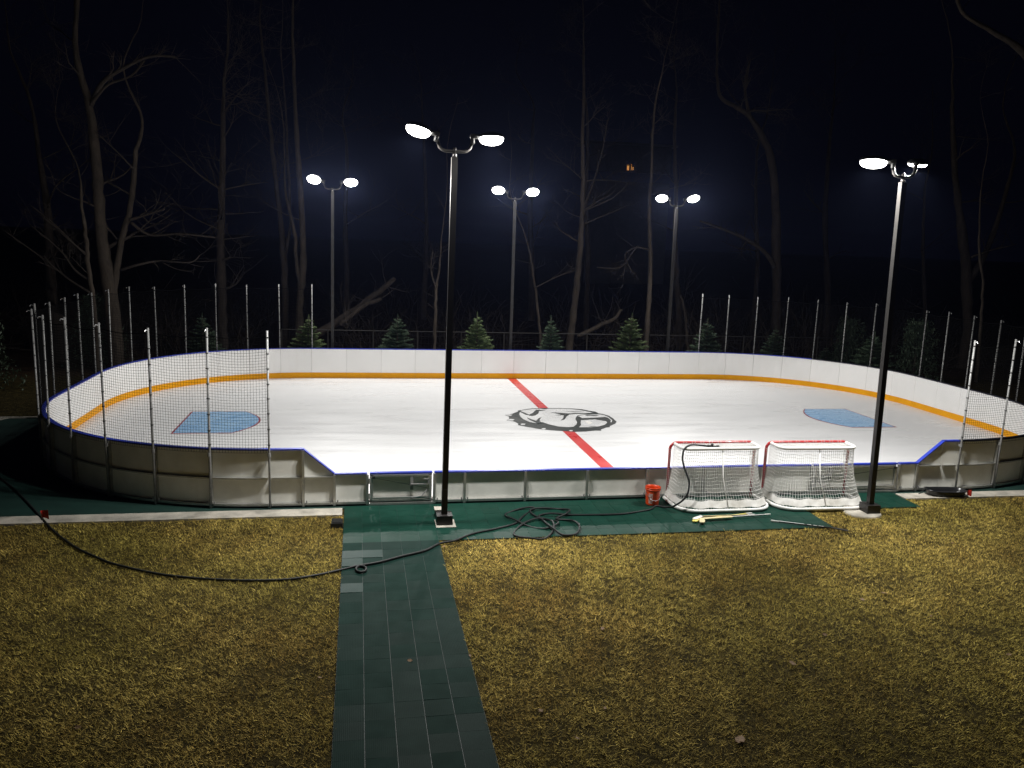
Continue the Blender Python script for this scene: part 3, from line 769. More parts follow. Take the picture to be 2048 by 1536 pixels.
# ------------------------------------------------------------------ sled, flags, boxes
sl = thing('sled', 'black plastic sled lying on the concrete edge beside a red marker flag', 'sled', (12.60, 14.95, .036), math.radians(-6))
mb = MB(); vs = []; fs = []
prof = [(1.0, .115), (.985, .125), (.95, .118), (.90, .05), (.85, .02), (.02, .012)]
n = 28
for r, z in prof:
    for k in range(n):
        a = 2*PI*k/n; c, s_ = math.cos(a), math.sin(a)
        x = .46*math.copysign(abs(c)**.75, c)*r; y = .20*math.copysign(abs(s_)**.6, s_)*r
        vs.append((x, y, z+(.05*max(0, -c-.5) if r > .9 else 0)))
fs = [(i*n+k, i*n+(k+1) % n, (i+1)*n+(k+1) % n, (i+1)*n+k) for i in range(len(prof)-1) for k in range(n)]
fs.append(tuple((len(prof)-1)*n+k for k in range(n)))
vs2 = [(x*.985, y*.985, max(0.002, z-.008)) for x, y, z in vs]
mb.add(vs, fs); mb.add(vs2, [f[::-1] for f in fs]).build('tub', M_sled, sl, True)
for yy in (-.07, .07): MB().box((0, yy, .022), (.62, .03, .012)).build('floor_rib', M_sled, sl)
MB().tube([(-.44, -.05, .13), (-.54, -.03, .05), (-.60, .02, .015), (-.53, .07, .02), (-.44, .05, .13)], .006, 6).build('pull_rope', M_black, sl)

def flag(loc, label, lean, size=.16, turn=0):
    o = thing('marker_flag', label, 'flag', loc, turn, 'red marker flags')
    MB().tube([(0, 0, -.03), (lean*.5, 0, .13), (lean, 0, .27)], .0025, 5).build('wire', M_steel, o)
    vs = []; k = 5
    for i in range(k+1):
        t = i/k; x = lean+size*t*.8; w = .014*math.sin(t*5)
        vs += [(x, w, .27+.02*t-size*.0), (x+.01, w+.006, .27-size*.75-.03*t)]
    fs = [(2*i, 2*i+1, 2*i+3, 2*i+2) for i in range(k)]
    vs2 = [(x, y+.0015, z) for x, y, z in vs]
    MB().add(vs, fs).add(vs2, [f[::-1] for f in fs]).build('flag_sheet', M_flag, o)
    return o
p = at(92, 1048, .03); flag((p[0]-.03, p[1], 0), 'red marker flag beside the hose on the concrete edge', -.05)
p = at(1930, 1003, .03); flag((p[0], p[1], 0), 'red marker flag stuck in the ground at the end of the black sled', .02, .13)

o = thing('junction_box', 'small dark box with pale lid behind the near pole beside the walkway', 'box', (1.52, 14.52, .034))
MB().box((0, 0, .07), (.20, .18, .14)).build('box_body', M_black, o); MB().box((0, -.0, .147), (.23, .20, .014)).build('lid', M_conc, o)
o = thing('mat_block', 'black rubber block on the grass at the corner of the green tiled apron', 'block', (-.37, 14.22, 0))
MB().box((0, 0, .05), (.21, .30, .10), taper=.93).build('block_body', M_black, o); MB().box((0, 0, .106), (.15, .22, .010)).build('top_pad', M_black, o)

# ------------------------------------------------------------------ trees
def limb(mb, P, R, n=7): mb.tube(P, R, n, cap=True)
def grow(mb, p, d, L, r, depth, rg, up=.12, n=5, spread=.75):
    """recursive bare branch"""
    k = 5; P = [np.array(p, float)]; d = np.array(d, float); d /= np.linalg.norm(d); R = [r]
    for i in range(k):
        d = d+np.array([rg.gauss(0, .15), rg.gauss(0, .15), rg.gauss(0, .10)+up*.3]); d /= np.linalg.norm(d)
        P.append(P[-1]+d*L/k); R.append(max(.0035, r*(1-.78*(i+1)/k)))
    limb(mb, P, R, n if r > .03 else 4 if r > .012 else 3)
    if depth <= 0: return
    for c in range(rg.randint(4, 6)):
        t = rg.uniform(.22, .97); i = min(k-1, int(t*k)); q = P[i]+(P[i+1]-P[i])*(t*k-i)
        ax = np.array([rg.gauss(0, 1), rg.gauss(0, 1), rg.gauss(.1, .7)]); ax /= np.linalg.norm(ax)
        nd = d*(1-spread*.6)+ax*spread; nd[2] += up
        grow(mb, q, nd, L*rg.uniform(.42, .68), max(.004, R[i]*rg.uniform(.45, .62)), depth-1, rg, up, n, spread)

def px_tree(name, label, Y, trunks, seed, m=M_bark, nbr=14, blen=2.6, bdepth=2, bmin=.30, group='bare trees in the wood', cat='tree', limbs=()):
    """trunk(s): lists of (px, py, width_px) from the base up; the tree stands at depth Y, its base where the trunk meets the ground"""
    rg = random.Random(seed)
    first = at_y(trunks[0][0][0], trunks[0][0][1], Y)
    base = np.array([first[0], Y, gz(first[0], Y)])
    root = thing(name, label, cat, tuple(base), 0, group)
    tr = MB(); br = MB(); ppm = F/(Y*1.0)
    allp = []
    for ti, tk in enumerate(trunks):
        pts = []; R = []
        for i, (x, y, w) in enumerate(tk):
            q = at_y(x, y, Y+ (0 if i == 0 else rg.gauss(0, .12))) - base
            pts.append(q); R.append(w/ppm/2)
        dtop = pts[-1]-pts[-2]; dtop = dtop/np.linalg.norm(dtop)
        for q_ in (1.2, 2.6, 4.2):
            pts.append(pts[-1]+(dtop*.8+np.array([rg.gauss(0, .22), rg.gauss(0, .22), .35]))*1.5); R.append(max(.006, R[-1]*.55))
        if ti == 0:
            g = pts[0].copy(); g[2] = -.1; pts = [g]+pts; R = [R[0]*1.25]+R
        sp = smooth_path(pts, 5); rr = np.interp(np.linspace(0, 1, len(sp)), np.linspace(0, 1, len(R)), R)*np.array([1+.07*rg.gauss(0, 1) for _ in sp])
        sp = [q+np.array([rg.gauss(0, .012), rg.gauss(0, .012), 0]) for q in sp]
        limb(tr, sp, list(rr), 10 if rr[0] > .09 else 7)
        allp.append((sp, rr))
    tro = tr.build('trunk', m, root, True)
    for lp in limbs:
        pts = [at_y(x, y, Y-rg.uniform(0, .3)) - base for x, y, w in lp]; R = [w/ppm/2 for x, y, w in lp]
        sp = smooth_path(pts, 4); rr = np.interp(np.linspace(0, 1, len(sp)), np.linspace(0, 1, len(R)), R)
        limb(br, sp, list(rr), 6)
        for c in range(7):
            i = rg.randrange(len(sp)//3, len(sp)); dd = sp[i]-sp[i-1]; dd = dd/np.linalg.norm(dd)
            ax = np.array([rg.gauss(0, .7), rg.gauss(0, .7), rg.gauss(.15, .7)])
            grow(br, sp[i], dd+ax, rg.uniform(.5, 1.3), max(.006, rr[i]*.5), 1, rg)
    for c in range(nbr):
        sp, rr = allp[rg.randrange(len(allp))] if len(allp) > 1 else allp[0]
        t = rg.uniform(bmin, .99); i = min(len(sp)-2, int(t*(len(sp)-1)))
        a = rg.uniform(0, 2*PI); el = rg.uniform(.05, .75)
        d = np.array([math.cos(a), math.sin(a)*.8, el])
        grow(br, sp[i], d, blen*rg.uniform(.5, 1.15)*(1.1-.35*t), max(.010, rr[i]*rg.uniform(.20, .42)), bdepth, rg)
    br.build('crown', M_twig, root, True)
    return root

px_tree('bare_tree', 'big forked tree with pale ridged bark behind the netted end near the hose', 31.8,
  [[(236, 735, 29), (222, 600, 27), (207, 500, 24), (197, 400, 20), (193, 330, 18), (180, 215, 14), (152, 110, 11), (155, -20, 8)],
   [(224, 610, 13), (233, 540, 12), (245, 470, 11), (260, 420, 10), (268, 350, 10), (272, 300, 8), (285, 240, 5)]], 3, M_barkp, 13, 2.2, 2, .25,
  limbs=[[(181, 212, 9), (205, 165, 8), (250, 135, 6), (300, 113, 5), (350, 113, 3)], [(183, 208, 6), (215, 170, 5), (262, 152, 4), (290, 120, 3)],
         [(262, 445, 6), (300, 470, 5), (360, 468, 4), (430, 475, 3)], [(258, 440, 6), (285, 432, 5), (330, 418, 3)], [(242, 540, 6), (275, 530, 5), (320, 522, 4), (380, 525, 3), (400, 510, 2)]])
px_tree('bare_tree', 'thin bent young tree beside the big forked tree', 31.2, [[(193, 690, 10), (186, 600, 9), (175, 520, 8), (172, 470, 7), (162, 400, 5), (158, 340, 3)]], 5, M_barkp, 12, 1.7, 2, .2,
  limbs=[[(174, 510, 5), (150, 490, 4), (110, 450, 3), (60, 410, 2)], [(178, 560, 5), (150, 540, 4), (120, 500, 3), (60, 450, 2)], [(180, 585, 5), (140, 560, 4), (90, 520, 3), (10, 462, 2)]])
px_tree('bare_tree', 'straight dark tree behind the conifer at the netted end', 34.5, [[(446, 690, 19), (444, 600, 17), (441, 500, 15), (443, 400, 13), (446, 300, 10), (447, 180, 6)]], 8, M_bark, 22, 3.0, 2, .2)
px_tree('bare_tree', 'slender tree curving away above the far end of the net, with a low fork', 36.0, [[(569, 690, 13), (570, 600, 13), (566, 500, 12), (556, 400, 9), (545, 300, 7), (530, 150, 5), (520, 40, 3)], [(568, 520, 7), (580, 450, 6), (578, 360, 5), (570, 200, 3)]], 11, M_bark, 15, 2.4, 2, .35)
px_tree('bare_tree', 'twin stemmed tree between the conifer and the floodlight pole', 35.0, [[(597, 690, 15), (600, 600, 14), (606, 520, 13), (603, 420, 11), (595, 300, 9), (588, 150, 6), (585, 20, 4)], [(602, 580, 9), (592, 520, 8), (588, 460, 7), (570, 380, 4)]], 13, M_barkp, 15, 2.4, 2, .35)
px_tree('bare_tree', 'thin sapling with a fork behind the near pole', 33.0, [[(869, 695, 7), (871, 620, 6), (873, 570, 6), (880, 530, 4), (884, 470, 2)]], 17, M_barkp, 9, 1.3, 1, .25, limbs=[[(872, 575, 4), (862, 540, 3), (866, 500, 2)]])
px_tree('bare_tree', 'leaning pale trunk rising behind the red centre line conifers', 34.0, [[(1139, 690, 15), (1148, 620, 14), (1157, 540, 13), (1163, 450, 11), (1166, 380, 10), (1165, 280, 7), (1168, 150, 5)]], 19, M_barkp, 18, 2.6, 2, .3, limbs=[[(1165, 420, 5), (1185, 370, 4), (1205, 300, 3), (1215, 240, 2)]])
px_tree('bare_tree', 'dim dark trunk close behind the leaning pale trunk', 41.0, [[(1168, 690, 13), (1174, 600, 12), (1176, 500, 11), (1172, 400, 9), (1176, 260, 6)]], 23, M_bark, 12, 2.6, 2, .4)
px_tree('bare_tree', 'slim pale trunk between two conifers beside a hanging dead bough', 33.0, [[(1293, 690, 11), (1298, 600, 10), (1301, 520, 9), (1299, 430, 8), (1303, 330, 6), (1308, 230, 4)]], 29, M_barkp, 14, 1.8, 2, .3,
  limbs=[[(1300, 500, 4), (1275, 495, 3), (1262, 510, 3), (1240, 535, 2.5), (1195, 535, 2)], [(1276, 492, 3), (1250, 510, 2.5), (1265, 545, 2)]])
px_tree('bare_tree', 'dark trunk hidden behind the far floodlight pole over the net posts', 38.0, [[(1359, 690, 14), (1356, 600, 13), (1350, 500, 11), (1352, 400, 9), (1350, 250, 6)]], 31, M_bark, 14, 2.8, 2, .35)
px_tree('bare_tree', 'big crooked tree with a long drooping limb behind the sled end net', 37.0,
  [[(1551, 690, 22), (1553, 600, 20), (1553, 500, 19), (1551, 400, 17), (1540, 310, 15), (1505, 240, 12), (1475, 215, 10), (1440, 190, 7), (1434, 110, 5), (1438, 20, 4)]], 37, M_bark, 14, 3.0, 2, .45,
  limbs=[[(1550, 535, 10), (1530, 505, 9), (1495, 480, 7), (1450, 460, 6), (1400, 442, 4)], [(1500, 235, 9), (1490, 180, 6), (1500, 120, 4)]])
px_tree('bare_tree', 'forked tree with a wide V low down beyond the sled end', 33.0, [[(1936, 660, 22), (1934, 590, 22), (1930, 520, 22), (1922, 450, 18), (1912, 370, 14), (1905, 250, 9)], [(1938, 560, 15), (1965, 520, 13), (1990, 460, 11), (2010, 390, 9), (2030, 300, 6)]], 41, M_bark, 12, 2.6, 2, .35)
px_tree('bare_tree', 'thin upright sapling in front of the forked tree beyond the sled end', 29.5, [[(1955, 740, 8), (1962, 640, 7), (1966, 580, 6), (1958, 480, 5), (1962, 380, 3)]], 43, M_barkp, 9, 1.5, 1, .4)
px_tree('bare_tree', 'twisted sapling standing alone behind the middle conifers', 33.5, [[(1081, 690, 6), (1076, 620, 5.5), (1068, 560, 5), (1060, 510, 4), (1050, 470, 2.5)]], 47, M_barkp, 7, 1.2, 1, .3, limbs=[[(1071, 575, 3), (1110, 555, 2.5), (1150, 540, 2)]])
px_tree('bare_tree', 'narrow dim trunk between the floodlight pole and the crooked tree', 42.0, [[(1505, 680, 11), (1510, 600, 10), (1515, 520, 9), (1512, 430, 7), (1515, 300, 5)]], 53, M_bark, 10, 2.6, 2, .35)
px_tree('bare_tree', 'dim leaning tree beyond the lawn past the netted end', 35.0, [[(108, 690, 24), (105, 600, 20), (100, 520, 17), (95, 420, 13), (80, 320, 9), (60, 200, 6)]], 59, M_bark, 12, 3.0, 2, .3)
px_tree('bare_tree', 'faint trunk deep in the wood behind the fallen trunk', 46.0, [[(690, 680, 12), (694, 560, 11), (690, 450, 9), (694, 300, 6)]], 61, M_bark, 12, 3.0, 2, .3)
px_tree('bare_tree', 'faint trunk deep in the wood behind the near pole sapling', 48.0, [[(845, 680, 11), (850, 560, 10), (853, 450, 8), (848, 280, 5)]], 67, M_bark, 12, 3.0, 2, .3)
px_tree('bare_tree', 'faint trunk deep in the wood behind the twisted sapling', 50.0, [[(1062, 680, 15), (1064, 560, 13), (1060, 430, 10), (1066, 260, 6)]], 71, M_bark, 12, 3.0, 2, .3)
px_tree('bare_tree', 'faint trunk deep in the wood past the sled end saplings', 44.0, [[(1650, 700, 15), (1655, 580, 14), (1650, 430, 11), (1660, 280, 7)]], 73, M_bark, 12, 3.0, 2, .3)
px_tree('bare_tree', 'slim dim trunk past the net posts at the sled end', 38.0, [[(1848, 745, 10), (1850, 620, 9), (1846, 500, 7), (1850, 380, 5)]], 79, M_bark, 10, 2.2, 2, .25)
px_tree('overhanging_tree', 'tall tree leaning in from beyond the sled end with a bare overhanging limb', 26.0, [[(2150, 760, 34), (2140, 560, 30), (2120, 350, 26), (2090, 180, 22), (2048, 108, 16), (1985, 62, 11), (1930, 30, 8), (1905, -30, 5)]], 83, M_bark, 8, 2.0, 2, .6)

# fallen and broken timber
def log(name, label, pts, Y, seed, m=M_bark, twigs=8, dy=0.0):
    rg = random.Random(seed); q = [at_y(x, y, Y+dy*i) for i, (x, y, w) in enumerate(pts)]; base = q[0].copy(); base[2] = 0
    o = thing(name, label, 'fallen tree', tuple(base))
    R = [w/(F/Y)/2 for x, y, w in pts]
    q = [q[0]+(q[0]-q[1])*.25] + q; R = [R[0]]+R
    sp = smooth_path([v-base for v in q], 5); rr = np.interp(np.linspace(0, 1, len(sp)), np.linspace(0, 1, len(R)), R)
    MB().tube([v+np.array([rg.gauss(0, .015), 0, rg.gauss(0, .015)]) for v in sp], list(rr), 9).build('trunk', m, o, True)
    b = MB()
    for c in range(twigs):
        i = rg.randrange(len(sp)//3, len(sp)); grow(b, sp[i], (rg.gauss(0, 1), rg.gauss(0, .6), rg.gauss(.2, .8)), rg.uniform(.5, 1.6), .018, 1, rg)
    b.build('crown', M_twig, o, True)
log('fallen_tree', 'thick fallen trunk leaning up behind the conifer beside the floodlight pole', [(630, 672, 17), (680, 640, 16), (735, 602, 14), (790, 556, 9)], 34.0, 91, M_bark)
log('fallen_tree', 'broken pale trunk end leaning beside the fallen one', [(690, 640, 9), (730, 610, 9), (763, 597, 8)], 33.6, 92, M_bark, 2)
log('fallen_bough', 'fallen bough propped up between the conifers behind the centre of the rink', [(1165, 668, 9), (1200, 650, 9), (1225, 640, 8), (1243, 619, 5)], 34.0, 93, M_barkp, 9)
log('fallen_bough', 'thin fallen bough bent behind the far floodlight pole', [(1375, 690, 6), (1372, 640, 5), (1362, 590, 4)], 34.5, 94, M_barkp, 6)
log('fallen_bough', 'pale branch lying on the ground behind the netted end', [(150, 745, 6), (185, 738, 5), (215, 737, 4)], 33.0, 95, M_barkp, 2)
st = at_y(117, 680, 33.5); o = thing('tree_stump', 'broken off tree stump with ragged top behind the netted end', 'stump', (st[0], 33.5, 0))
hs = at_y(117, 630, 33.5)[2]
rg = random.Random(7); vs = []; n = 12
for i, (z, r) in enumerate(((-.1, .40), (.3, .34), (hs*.6, .29), (hs*.92, .27))):
    for k in range(n): a = 2*PI*k/n; vs.append((r*math.cos(a)*(1+.06*rg.gauss(0, 1)), r*math.sin(a), z))
for k in range(n): a = 2*PI*k/n; vs.append((.25*math.cos(a), .25*math.sin(a), hs*(1+.07*rg.gauss(0, 1))))
MB().add(vs, [(i*n+k, i*n+(k+1) % n, (i+1)*n+(k+1) % n, (i+1)*n+k) for i in range(4) for k in range(n)]+[tuple(4*n+k for k in range(n))]).build('stem', M_bark, o)
MB().tube([(.28, 0, 1.0), (.5, -.1, 1.3), (.62, -.15, 1.7)], [.03, .02, .008], 5).build('branch_stub', M_twig, o)

# young conifers
def fir_mesh(seed, H=2.3, W=.78):
    rg = random.Random(seed); nd = MB(); tk = MB()
    tk.tube([(0, 0, -.05), (0, 0, H*.5), (0, 0, H*.97)], [.045, .028, .006], 7)
    V = []; Fc = []
    def spray(p, d, L, w):
        d = np.array(d); d /= np.linalg.norm(d); s = np.cross(d, (0, 0, 1)); s /= (np.linalg.norm(s)+1e-6); up = np.cross(s, d)
        k = max(4, int(L/.035))
        for i in range(k):
            t = (i+.5)/k; q = p+d*L*t; ww = w*(1-.55*t)
            for sg in (-1, 1):
                for lift in (-.25, .55):
                    e = q+d*ww*.65+s*sg*ww*rg.uniform(.7, 1.1)+up*ww*(lift+rg.gauss(0, .2))
                    b = d*.013; o = len(V); V.extend([q-b, q+b, e]); Fc.append((o, o+1, o+2))
        o = len(V); e = p+d*(L+w*.7); V.extend([p+s*.008, p-s*.008, e]); Fc.append((o, o+1, o+2))
    z = .12; a0 = 0
    while z < H*.93:
        f = z/H; rad = W*(1-f)**.92*(1.0 if f > .08 else .85)+.03
        n = 9 if f < .5 else 7 if f < .8 else 5
        for k in range(n):
            a = a0+2*PI*k/n+rg.gauss(0, .14); L = rad*rg.uniform(.78, 1.16)
            el = .05+.75*f+rg.gauss(0, .07)
            d = np.array([math.cos(a), math.sin(a), el]); p0 = np.array([0, 0, z+rg.gauss(0, .02)])
            spray(p0+d*L*.12, d, L*.86, .075)
            dn = d/np.linalg.norm(d)
            if L > .2:
                for t in np.arange(.3, .92, .17):
                    for sg in (-1, 1):
                        b = a+sg*rg.uniform(.6, .95); d2 = np.array([math.cos(b), math.sin(b), el*.8+rg.gauss(0, .1)])
                        spray(p0+dn*L*t, d2, L*.42*(1-t*.55), .06)
        a0 += .7; z += .115+.05*f
    spray(np.array([0, 0, H*.90]), (rg.gauss(0, .05), 0, 1), H*.12, .035)
    nd.v = [tuple(v) for v in V]; nd.f = Fc
    return nd, tk
FV = [fir_mesh(1, 2.3, .78), fir_mesh(2, 2.3, .66), fir_mesh(9, 2.3, .86)]
NM = [(a.mesh('needles', M_needle), a.mesh('needles', M_needleb), b.mesh('trunk', M_bark, True)) for a, b in FV]
firs = [(404, 624, 62, 0, 1, 'dim young conifer inside the curve of the netted end'), (614, 628, 66, 1, 0, 'yellowish young conifer in front of the leaning fallen trunk'),
        (794, 626, 66, 2, 1, 'young conifer beside the near pole, behind the far boards'), (956, 622, 58, 0, 0, 'young brownish tipped conifer just before the red centre line'),
        (1107, 630, 60, 1, 1, 'young conifer in front of the leaning pale trunk'), (1262, 625, 70, 2, 0, 'bright young conifer in front of the slim pale trunk'),
        (1418, 636, 60, 0, 1, 'young conifer behind the first net posts of the sled end'), (1553, 650, 64, 1, 1, 'dark young conifer at the foot of the big crooked tree'),
        (1752, 662, 74, 2, 1, 'dark young conifer behind the floodlight pole on the round footing'), (1655, 690, 44, 1, 1, 'low dark conifer behind the curving boards near the sled end')]
for i, (px, py, wpx, var, blue, lab) in enumerate(firs):
    Y = 31.4 if px < 1500 else (31.0 if px < 1700 else 28.6)
    if px == 404: Y = 31.2
    t = at_y(px, py, Y)
    o = thing('fir_tree', lab, 'conifer', (t[0], t[1], 0), rg.uniform(0, 6), 'young conifers planted behind the boards')
    s = t[2]/2.36; sw = (wpx*1.6/(F/Y))/(2*.72)
    o.scale = (sw*(1+.12*math.sin(i*2.3)), sw*(1+.12*math.sin(i*1.1)), s); o.rotation_euler = (.03*math.sin(i*1.9), .035*math.sin(i*2.7), i*1.3)
    put('needles', NM[var][blue], o); put('trunk', NM[var][2], o)

# low wire fence behind the conifers
fo = thing('wire_fence', 'low dark wire fence with a thin top rail running behind the conifers', 'fence', (-3, 33.2, 0))
for k in range(14):
    MB().tube([(k*1.8, 0, 0), (k*1.8, 0, 1.42)], .028, 7).build('post', M_fence, fo)
MB().tube([(0, 0, 1.40), (24, 0, 1.36)], .022, 6).build('rail', M_fence, fo)
mb = MB()
for z in (.3, .6, .9, 1.2): mb.tube([(0, 0, z), (24, 0, z)], .005, 3)
for k in range(160): mb.tube([(k*.15, 0, .05), (k*.15, 0, 1.36)], .004, 3)
mb.build('mesh', M_fence, fo)

# undergrowth and brush in the wood
rg = random.Random(99); mb = MB()
for c in range(330):
    x = rg.uniform(-16, 32); y = rg.uniform(32.6, 44)
    if c < 90: y = rg.uniform(31.8, 35)
    for k in range(rg.randint(1, 3)):
        grow(mb, (x+rg.gauss(0, .2), y, gz(x, y)-.02), (rg.gauss(0, .45), rg.gauss(0, .45), 1), rg.uniform(.8, 2.8), rg.uniform(.006, .014), 1, rg, n=4)
for c in range(120):
    x = rg.uniform(-16, 32); y = rg.uniform(32, 42)
    a = rg.uniform(0, 2*PI)
    grow(mb, (x, y, gz(x, y)+.15), (math.cos(a), math.sin(a), rg.uniform(0, .35)), rg.uniform(1, 3), rg.uniform(.010, .03), 1, rg, up=0, n=5)
u = mb.build('undergrowth', M_twig); tag(u, 'tangle of bare brush and fallen twigs on the floor of the wood', 'undergrowth', kind='stuff')
# dark evergreen shrubs at the edge of the lawn beyond the netted end and sled end
def shrub(loc, label, sc, seed):
    rg = random.Random(seed); V = []; Fc = []
    for c in range(2600):
        a = rg.uniform(0, 2*PI); t = rg.random()**.4; z = rg.random()
        r = t*(1-.55*z)*(.9+.25*math.sin(a*3+seed)+.2*math.sin(a*5+z*6))
        p = np.array([r*math.cos(a)*.8, r*math.sin(a)*.8, z*1.9+.05*rg.gauss(0, 1)])
        d = np.array([rg.gauss(0, 1), rg.gauss(0, 1), rg.gauss(0, 1)]); d /= np.linalg.norm(d); e = np.cross(d, (.3, .5, .8)); e /= np.linalg.norm(e)
        o = len(V); V += [p-e*.02, p+e*.02, p+d*.10]; Fc.append((o, o+1, o+2))
    o = thing('evergreen_shrub', label, 'shrub', loc, 0, 'dark shrubs at the edge of the wood'); o.scale = (sc, sc, sc)
    b = MB(); b.v = [tuple(v) for v in V]; b.f = Fc; b.build('foliage', M_needleb, o)
    MB().tube([(0, 0, -.05), (0, 0, 1.2)], [.05, .015], 6).build('stem', M_bark, o)
shrub((-11.5, 27.5, 0), 'dark evergreen shrub beyond the lawn past the hose end of the rink', 1.25, 1)
shrub((-9.6, 32.5, 0), 'tall dark evergreen behind the stump past the hose end', 1.4, 2)
shrub((23.0, 30.0, 0), 'dark evergreen shrub beyond the boards past the sled end', 1.3, 3)
shrub((21.4, 32.4, 0), 'broad dark evergreen under the slim dim trunk past the sled end', 1.2, 4)

# ------------------------------------------------------------------ distant house and porch lamp
hp = at_y(1262, 333, 85.0)
ho = thing('distant_house', 'dark house far up in the wood with one warm lit window', 'house', (hp[0], 85.0, 0))
mb = MB().box((0, .25, hp[2]/2-.8), (9, .3, hp[2]-1.6)).box((0, .25, hp[2]+1.4), (9, .3, 1.6))
mb.box((-2.55, .25, hp[2]), (3.9, .3, 1.2)).box((2.55, .25, hp[2]), (3.9, .3, 1.2)).build('wall', M_siding, ho)
MB().prism([(-5, -.3), (5, -.3), (5, 4), (-5, 4)], hp[2]+2.2, hp[2]+2.4).build('roof', M_siding, ho)
w = MB().box((0, .10, hp[2]-.56), (1.2, .06, .06)).box((0, .10, hp[2]+.56), (1.2, .06, .06)).box((0, .08, hp[2]), (.09, .06, 1.06)).box((0, .08, hp[2]+.1), (1.2, .05, .06)).build('window', M_siding, ho)
MB().box((-.22, .3, hp[2]-.1), (.22, .02, .55)).box((.10, .3, hp[2]-.05), (.16, .02, .62)).box((.34, .3, hp[2]-.18), (.10, .02, .3)).build('pane', M_winlit, w)
lp_ = at_y(563, 500, 70.0); o = thing('porch_lamp', 'tiny orange porch lamp shining far off between the trunks', 'lamp', (lp_[0], 70.0, 0))
MB().tube([(0, 0, 0), (0, 0, lp_[2]-.12)], .03, 6).build('post', M_fence, o)
MB().lathe([(.001, -.12), (.09, -.10), (.11, .0), (.08, .1), (.001, .13)], 10, (0, 0, lp_[2])).build('bulb', M_lamplit, o, True)

# ------------------------------------------------------------------ grass blades and fallen leaves
R_ = np.random.default_rng(4)
def field(x, y, seed, ks):
    r = np.random.default_rng(seed); s = np.zeros_like(x)
    for k in ks:
        for _ in range(4):
            a = r.uniform(0, 2*PI); ph = r.uniform(0, 2*PI); kk = k*r.uniform(.7, 1.4)
            s += np.sin((x*math.cos(a)+y*math.sin(a))*kk+ph)/len(ks)/2
    return s
def grass(n, x0, x1, y0, y1, scale=1.0, seed=1):
    r = np.random.default_rng(seed)
    x = r.uniform(x0, x1, n); y = r.uniform(y0, y1, n)
    keep = ~((x > X0T-.005) & (x < X0T+5*T+.005))
    keep &= ~((y > Y0T-6*T-.01) & (x > X0T-.01) & (x < X0T+28*T+.01)) & ~((y > Y0T-3*T-.01) & (x > X0T+28*T) & (x < X0T+36*T))
    edge = 14.75-.03*np.sin(x*3.1)+.02*np.sin(x*7.7)
    keep &= ~((y > edge) & (x < X0T)) & ~((y > edge+.0) & (x > X0T+36*T-.03))
    keep &= ~(((x-9.99)**2+(y-14.08)**2) < .37**2)
    keep &= ~((abs(x+.37) < .11) & (abs(y-14.22) < .155))
    # frustum with a margin of about two metres
    dx = x*_R[0]+y*_R[1]-CAMH*_R[2]; dw = x*_fwd[0]+y*_fwd[1]-CAMH*_fwd[2]
    keep &= (np.abs(dx/dw) < 1024/F + 2.2/np.maximum(dw, 1))
    f1 = field(x, y, 11, (20, 34, 52)); f2 = field(x, y, 12, (4, 9)); keep &= (f1*.6+f2*.6+r.normal(0, .55, n)) > -.60
    x, y, f1, f2 = x[keep], y[keep], f1[keep], f2[keep]; n = len(x)
    L = r.uniform(.025, .065, n)*scale*(1+.25*f1); w = r.uniform(.0020, .0042, n)*scale
    a = r.uniform(0, 2*PI, n)+1.2*field(x, y, 21, (3, 6)); el = r.uniform(.12, .95, n)
    dx, dy, dz = np.cos(a)*np.cos(el), np.sin(a)*np.cos(el), np.sin(el)
    px, py = -np.sin(a)*w, np.cos(a)*w
    z0 = r.uniform(0.0, .012, n)*(1+f1*.5)
    V = np.empty((n, 3, 3), np.float32)
    V[:, 0] = np.stack([x+px, y+py, z0], 1); V[:, 1] = np.stack([x-px, y-py, z0], 1); V[:, 2] = np.stack([x+dx*L, y+dy*L, z0+dz*L], 1)
    # colours: straw, olive, brown patches
    g = np.clip(.5+.55*field(x, y, 31, (.6, 1.1, 2.3))+r.normal(0, .22, n), 0, 1)[:, None]
    br = np.clip(.5+.6*field(x, y, 41, (1.3, 2.6, 7))+r.normal(0, .25, n), 0, 1)[:, None]
    straw = np.array([.56, .42, .115]); olive = np.array([.20, .185, .036]); brown = np.array([.26, .165, .044])
    c = straw*(1-br)+brown*br; c = c*(1-.62*g)+olive*.62*g
    c = c*(.45+1.25*r.random(n)**1.6+(r.random(n) < .06)*.9)[:, None]*(1+.22*field(x, y, 51, (.35, .8)))[:, None]*np.clip(1+.18*f1[:, None]+.14*f2[:, None], .25, 2)
    return V.reshape(-1, 3), np.repeat(np.concatenate([c, np.ones((n, 1))], 1), 3, axis=0).astype(np.float32)
parts = [grass(1050000, -11, 19, 5.5, 14.85, 1.0, 5), grass(60000, -11, 19, 5.5, 14.85, 1.5, 6)]
Vv = np.concatenate([p[0] for p in parts]); Cc = np.concatenate([p[1] for p in parts]); nv = len(Vv); nt_ = nv//3
me = bpy.data.meshes.new('grass'); me.vertices.add(nv); me.vertices.foreach_set('co', Vv.ravel())
me.loops.add(nv); me.loops.foreach_set('vertex_index', np.arange(nv, dtype=np.int32))
me.polygons.add(nt_); me.polygons.foreach_set('loop_start', np.arange(0, nv, 3, dtype=np.int32)); me.polygons.foreach_set('loop_total', np.full(nt_, 3, np.int32))
at_ = me.attributes.new('Col', 'FLOAT_COLOR', 'POINT'); at_.data.foreach_set('color', Cc.ravel())
me.materials.append(M_grass); me.update(calc_edges=True)
tag(put('grass', me), 'dry winter lawn of matted straw and olive blades in front of the rink', 'grass', kind='stuff')

